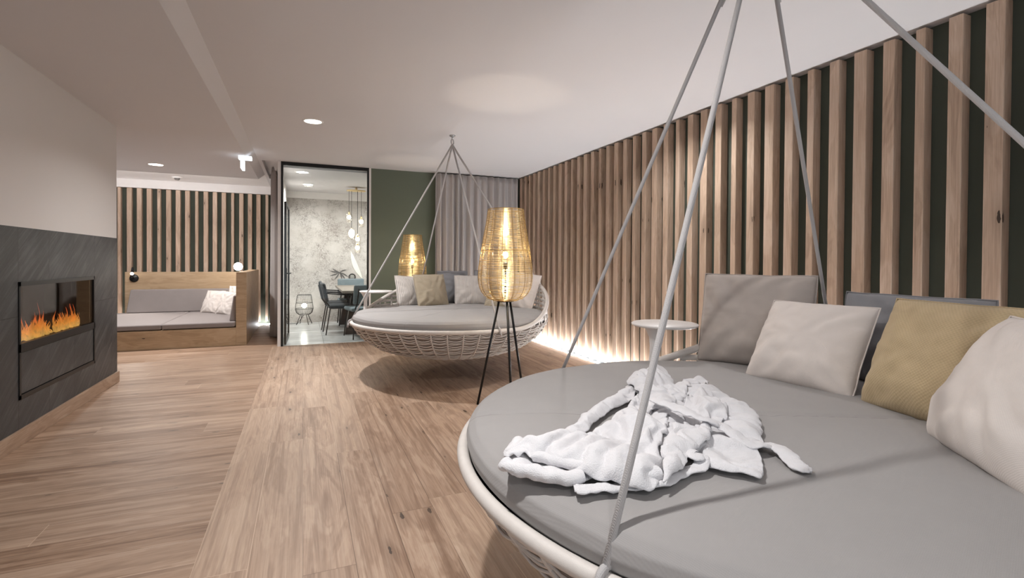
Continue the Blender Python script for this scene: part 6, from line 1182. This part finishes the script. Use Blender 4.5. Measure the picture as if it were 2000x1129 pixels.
# <<robe
# thick hems
roll([(292, 612), (330, 634), (430, 655), (560, 678), (640, 672)], .018, .014, .006, 16, taper=lambda t: 1)
roll([(420, 580), (560, 606), (690, 636), (800, 660), (900, 668), (990, 655)], .016, .012, .020, 17, taper=lambda t: 1)
roll([(1180, 590), (1260, 610), (1360, 632), (1450, 640)], .012, .010, .004, 18, taper=lambda t: 1)
ro = robe.build('bathrobe', M['terry'])
for kind_, args_ in (('SMOOTH', {'factor': .5, 'iterations': 2}), ('SOLIDIFY', {'thickness': .006, 'offset': 0}), ('SUBSURF', {'levels': 2, 'render_levels': 2})):
    m_ = ro.modifiers.new(kind_.lower(), kind_)
    for k_, v_ in args_.items(): setattr(m_, k_, v_)
tag(ro, 'crumpled white terry bathrobe thrown on the near grey mattress', 'bathrobe')
bt = MB()
full = lambda t: 1 if .02 < t < .97 else .75
roll([(950, 318), (1020, 345), (1100, 375), (1180, 412), (1260, 440), (1340, 490), (1410, 528), (1490, 536), (1555, 560), (1592, 606), (1630, 632), (1676, 642)], .026, .006, .006, 21, bt, full,
     lifts=[.075, .075, .07, .062, .045, .03, .016, .004, .008, .002, 0, 0])
roll([(1105, 540), (1140, 575), (1178, 588), (1165, 628), (1090, 655), (1000, 690), (900, 710), (760, 722), (660, 728), (602, 728)], .020, .006, .003, 22, bt, full,
     lifts=[.03, .03, .022, .012, .006, .01, .004, 0, 0, 0])
bo = bt.build('belt', M['terry'], ro)

# ------------------------------------------------------------------ dining room
e = empty('dining_table', (1.62, 9.3, 0), 0, 'dining table with a greige top and dark flared pedestals behind the glass', 'table')
MB().box(-1.04, 1.5, -.84, 1.08, .71, .75).build('tabletop', M['table_top'], e, .006)
for yy in (-.50, .85):
    m = MB()
    m.add([(-.98, yy - .08, 0), (-.66, yy - .08, 0), (-.66, yy + .08, 0), (-.98, yy + .08, 0), (-.86, yy - .06, .71), (-.68, yy - .06, .71), (-.68, yy + .06, .71), (-.86, yy + .06, .71)],
          [(3, 2, 1, 0), (4, 5, 6, 7), (0, 1, 5, 4), (1, 2, 6, 5), (2, 3, 7, 6), (3, 0, 4, 7)])
    m.build('pedestal', M['brown_dark'], e, .01)
e2 = MB().box(-.10, .24, -.07, .07, 0, .012)
o = e2.build('menu_board', plain('pale_board', (206, 200, 194), .5), None, .003, loc=(.98, 8.9, .75))
o.rotation_euler = (0, 0, .15)
tag(o, 'thin pale board lying on the dining table', 'board')


def make_chair(seat_mat, back_mat, arms=True):
    e = empty('dining_chair')
    def pad(name, x0, x1, y0, y1, z0, z1, mat, tilt=0, bev=.03):
        b_ = MB().box(x0, x1, y0, y1, z0, z1)
        if tilt:
            b_.v = [(x, y, z) if z < z0 + .01 else (x + tilt, y, z) for x, y, z in b_.v]
        b_.build(name, mat, e, bev, 4)
    # faces +x
    pad('seat', -.22, .25, -.23, .23, .43, .495, seat_mat)
    pad('backrest', -.27, -.22, -.22, .22, .55, .86, back_mat, -.06, .024)
    for s_ in (-1, 1):
        MB().tube([(.20, s_ * .19, .44), (.25, s_ * .22, 0)], .010, 8).build('leg', M['black'], e)
        MB().tube([(-.20, s_ * .19, .44), (-.27, s_ * .22, 0)], .010, 8).build('leg', M['black'], e)
        MB().tube([(-.19, s_ * .18, .44), (-.27, s_ * .16, .56), (-.325, s_ * .15, .80)], .010, 8).build('back_frame', M['black'], e)
        if arms:
            MB().tube([(-.30, s_ * .20, .70), (-.1, s_ * .25, .68), (.16, s_ * .25, .66), (.20, s_ * .245, .62), (.16, s_ * .22, .44)], .012, 8).build('armrest', M['black'], e)
    return e


ch = make_chair(M['dark_fabric'], M['dark_fabric'])
ch.location = (.60, 9.0, 0)
ch.rotation_euler = (0, 0, rad(4))
tag(ch, 'black armchair nearer the glass at the left end of the dining table', 'chair', 'dining armchairs')
c2 = cp(ch)
c2.location = (.58, 9.66, 0)
c2.rotation_euler = (0, 0, rad(-3))
tag(c2, 'black armchair further back at the left end of the dining table', 'chair', 'dining armchairs')
c3 = make_chair(M['teal'], M['teal'], False)
c3.location = (.88, 10.16, 0)
c3.rotation_euler = (0, 0, rad(-90))
c3.scale = (1, 1.15, 1.02)
tag(c3, 'blue-grey upholstered chair on the far side of the dining table', 'chair', 'blue-grey dining chairs')
c4 = cp(c3)
c4.location = (.885, 8.42, 0)
c4.rotation_euler = (0, 0, rad(101))
c4.scale = (1, 1, 1)
tag(c4, 'blue-grey chair in front of the dining table just behind the glass', 'chair', 'blue-grey dining chairs')
# dark wire lamp on the dining floor
e = empty('basket_floor_lamp', (.015, 10.42, 0), 0, 'low dark wire basket lamp standing on the dining room floor by the mural', 'floor lamp')
P2 = [(0, .10), (.10, .145), (.3, .165), (.6, .150), (1, .125)]
sh = MB()


def p2(s):
    for i in range(len(P2) - 1):
        if s <= P2[i + 1][0] + 1e-9:
            t = (s - P2[i][0]) / (P2[i + 1][0] - P2[i][0])
            return P2[i][1] * (1 - t) + P2[i + 1][1] * t
    return P2[-1][1]


for k in range(40):
    a = 2 * pi * k / 40
    sh.tube([(p2(j / 10) * cos(a), p2(j / 10) * sin(a), .19 + .38 * j / 10) for j in range(11)], .0022, 4)
for s in (0, .3, .6, 1):
    sh.tube([(p2(s) * cos(t), p2(s) * sin(t), .19 + .38 * s) for t in [2 * pi * i / 32 for i in range(32)]], .004, 5, True)
sh.build('lamp_shade', M['black'], e)
MB().sphere((0, 0, .36), .045, 12).build('bulb', emis('small_lamp_bulb', (1, .95, .85), 40), e)
for k in range(4):
    a = pi / 2 * k + .5
    MB().tube([(.07 * cos(a), .07 * sin(a), .2), (.16 * cos(a), .16 * sin(a), 0)], .007, 6).build('leg', M['black'], e)
MB().tube([(0, 0, .19), (-.12, .06, .01), (-.2, .1, .008), (-.26, .06, .008), (-.29, .12, .012), (-.28, .2, .25)], .005, 6).build('power_cable', M['black'], e)
# pendant cluster
e = empty('pendant_cluster', (.90, 9.62, 2.60), 0, 'cluster of five glowing glass pendants hanging from an oval brass plate', 'pendant light')
m = MB().lathe([(.001, -.075), (.165, -.075), (.17, -.07), (.17, -.055), (.001, -.055)], 40)
m.v = [(x, y * .6, z) for x, y, z in m.v]
m.build('ceiling_plate', M['brass'], e)
MB().tube([(0, 0, -.055), (0, 0, 0)], .02, 10).build('stem', M['brass'], e)
for i, (dx, dy, z, rr) in enumerate(((-.125, .02, 2.045, .036), (.09, -.02, 1.965, .036), (-.085, -.05, 1.74, .05), (.03, .04, 1.64, .036), (.02, -.04, 1.48, .038))):
    zz = z - 2.60
    MB().tube([(dx, dy, -.07), (dx, dy, zz + .07)], .004, 6).build('cord', M['black'], e)
    MB().tube([(dx, dy, zz + .10), (dx, dy, zz + .03)], .014, 10).build('socket', M['brass'], e)
    g = MB().lathe([(.02, zz + .09), (rr * 1.5, zz + .05), (rr * 1.7, zz - .02), (rr * 1.5, zz - .09), (rr * 1.2, zz - .10)], 24, (dx, dy, 0)).build('glass_shade', M['bulb_glass'], e)
    MB().sphere((dx, dy, zz), rr, 12, (1, 1, 1.6 if i == 2 else 1)).build('bulb', emis('pendant_bulb', (1, .95, .86), 22), e)
# mural motifs and the round wall dial
mu = MB()


def leafshape(cx, cz, L, wd, ang, bend=0):
    n = 10
    vs = []
    for i in range(n + 1):
        t = i / n
        w_ = wd * sin(pi * t) ** .8
        ax, az = cos(rad(ang)) * L * t, sin(rad(ang)) * L * t
        ox = bend * sin(pi * t)
        nx, nz = -sin(rad(ang)), cos(rad(ang))
        vs += [(cx + ax + nx * (w_ + ox), 10.694, cz + az + nz * (w_ + ox)), (cx + ax - nx * (w_ - ox), 10.694, cz + az - nz * (w_ - ox))]
    return vs, [(2 * i, 2 * i + 2, 2 * i + 3, 2 * i + 1) for i in range(n)]


for a_, L in ((170, .20), (150, .16), (200, .20), (235, .18), (285, .17), (305, .20), (330, .19), (20, .15)):
    mu.add(*leafshape(.68, 1.00, L, .012, a_, .01))
o = mu.build('painted_palm_leaf', plain('grey_leaf_paint', (84, 80, 78), .85))
tag(o, 'small dark palm leaf painted on the dining room mural', 'wall painting')
mu = MB()
mu.add(*leafshape(1.13, .86, .62, .05, 112, .03))
mu.add(*leafshape(1.20, .95, .26, .035, 68, 0))
mu.add(*leafshape(1.26, 1.05, .26, .035, 60, .01))
o = mu.build('painted_pale_leaves', plain('pale_leaf_paint', (226, 226, 218), .85))
tag(o, 'pale upright leaves painted on the dining room mural', 'wall painting')
m = MB()
m.tube([(.925 + .062 * cos(t), 10.685, .905 + .062 * sin(t)) for t in [2 * pi * i / 32 for i in range(32)]], .008, 8, True)
o = empty('round_wall_dial', (0, 0, 0), 0, 'small round dial with a black ring on the mural above the table', 'wall dial')
m.build('ring', M['black'], o)
MB().box(.925 - .035, .925 + .035, 10.678, 10.695, .905 - .035, .905 + .035).build('face', plain('silver_face', (176, 176, 172), .4, .5), o, .03, 4)
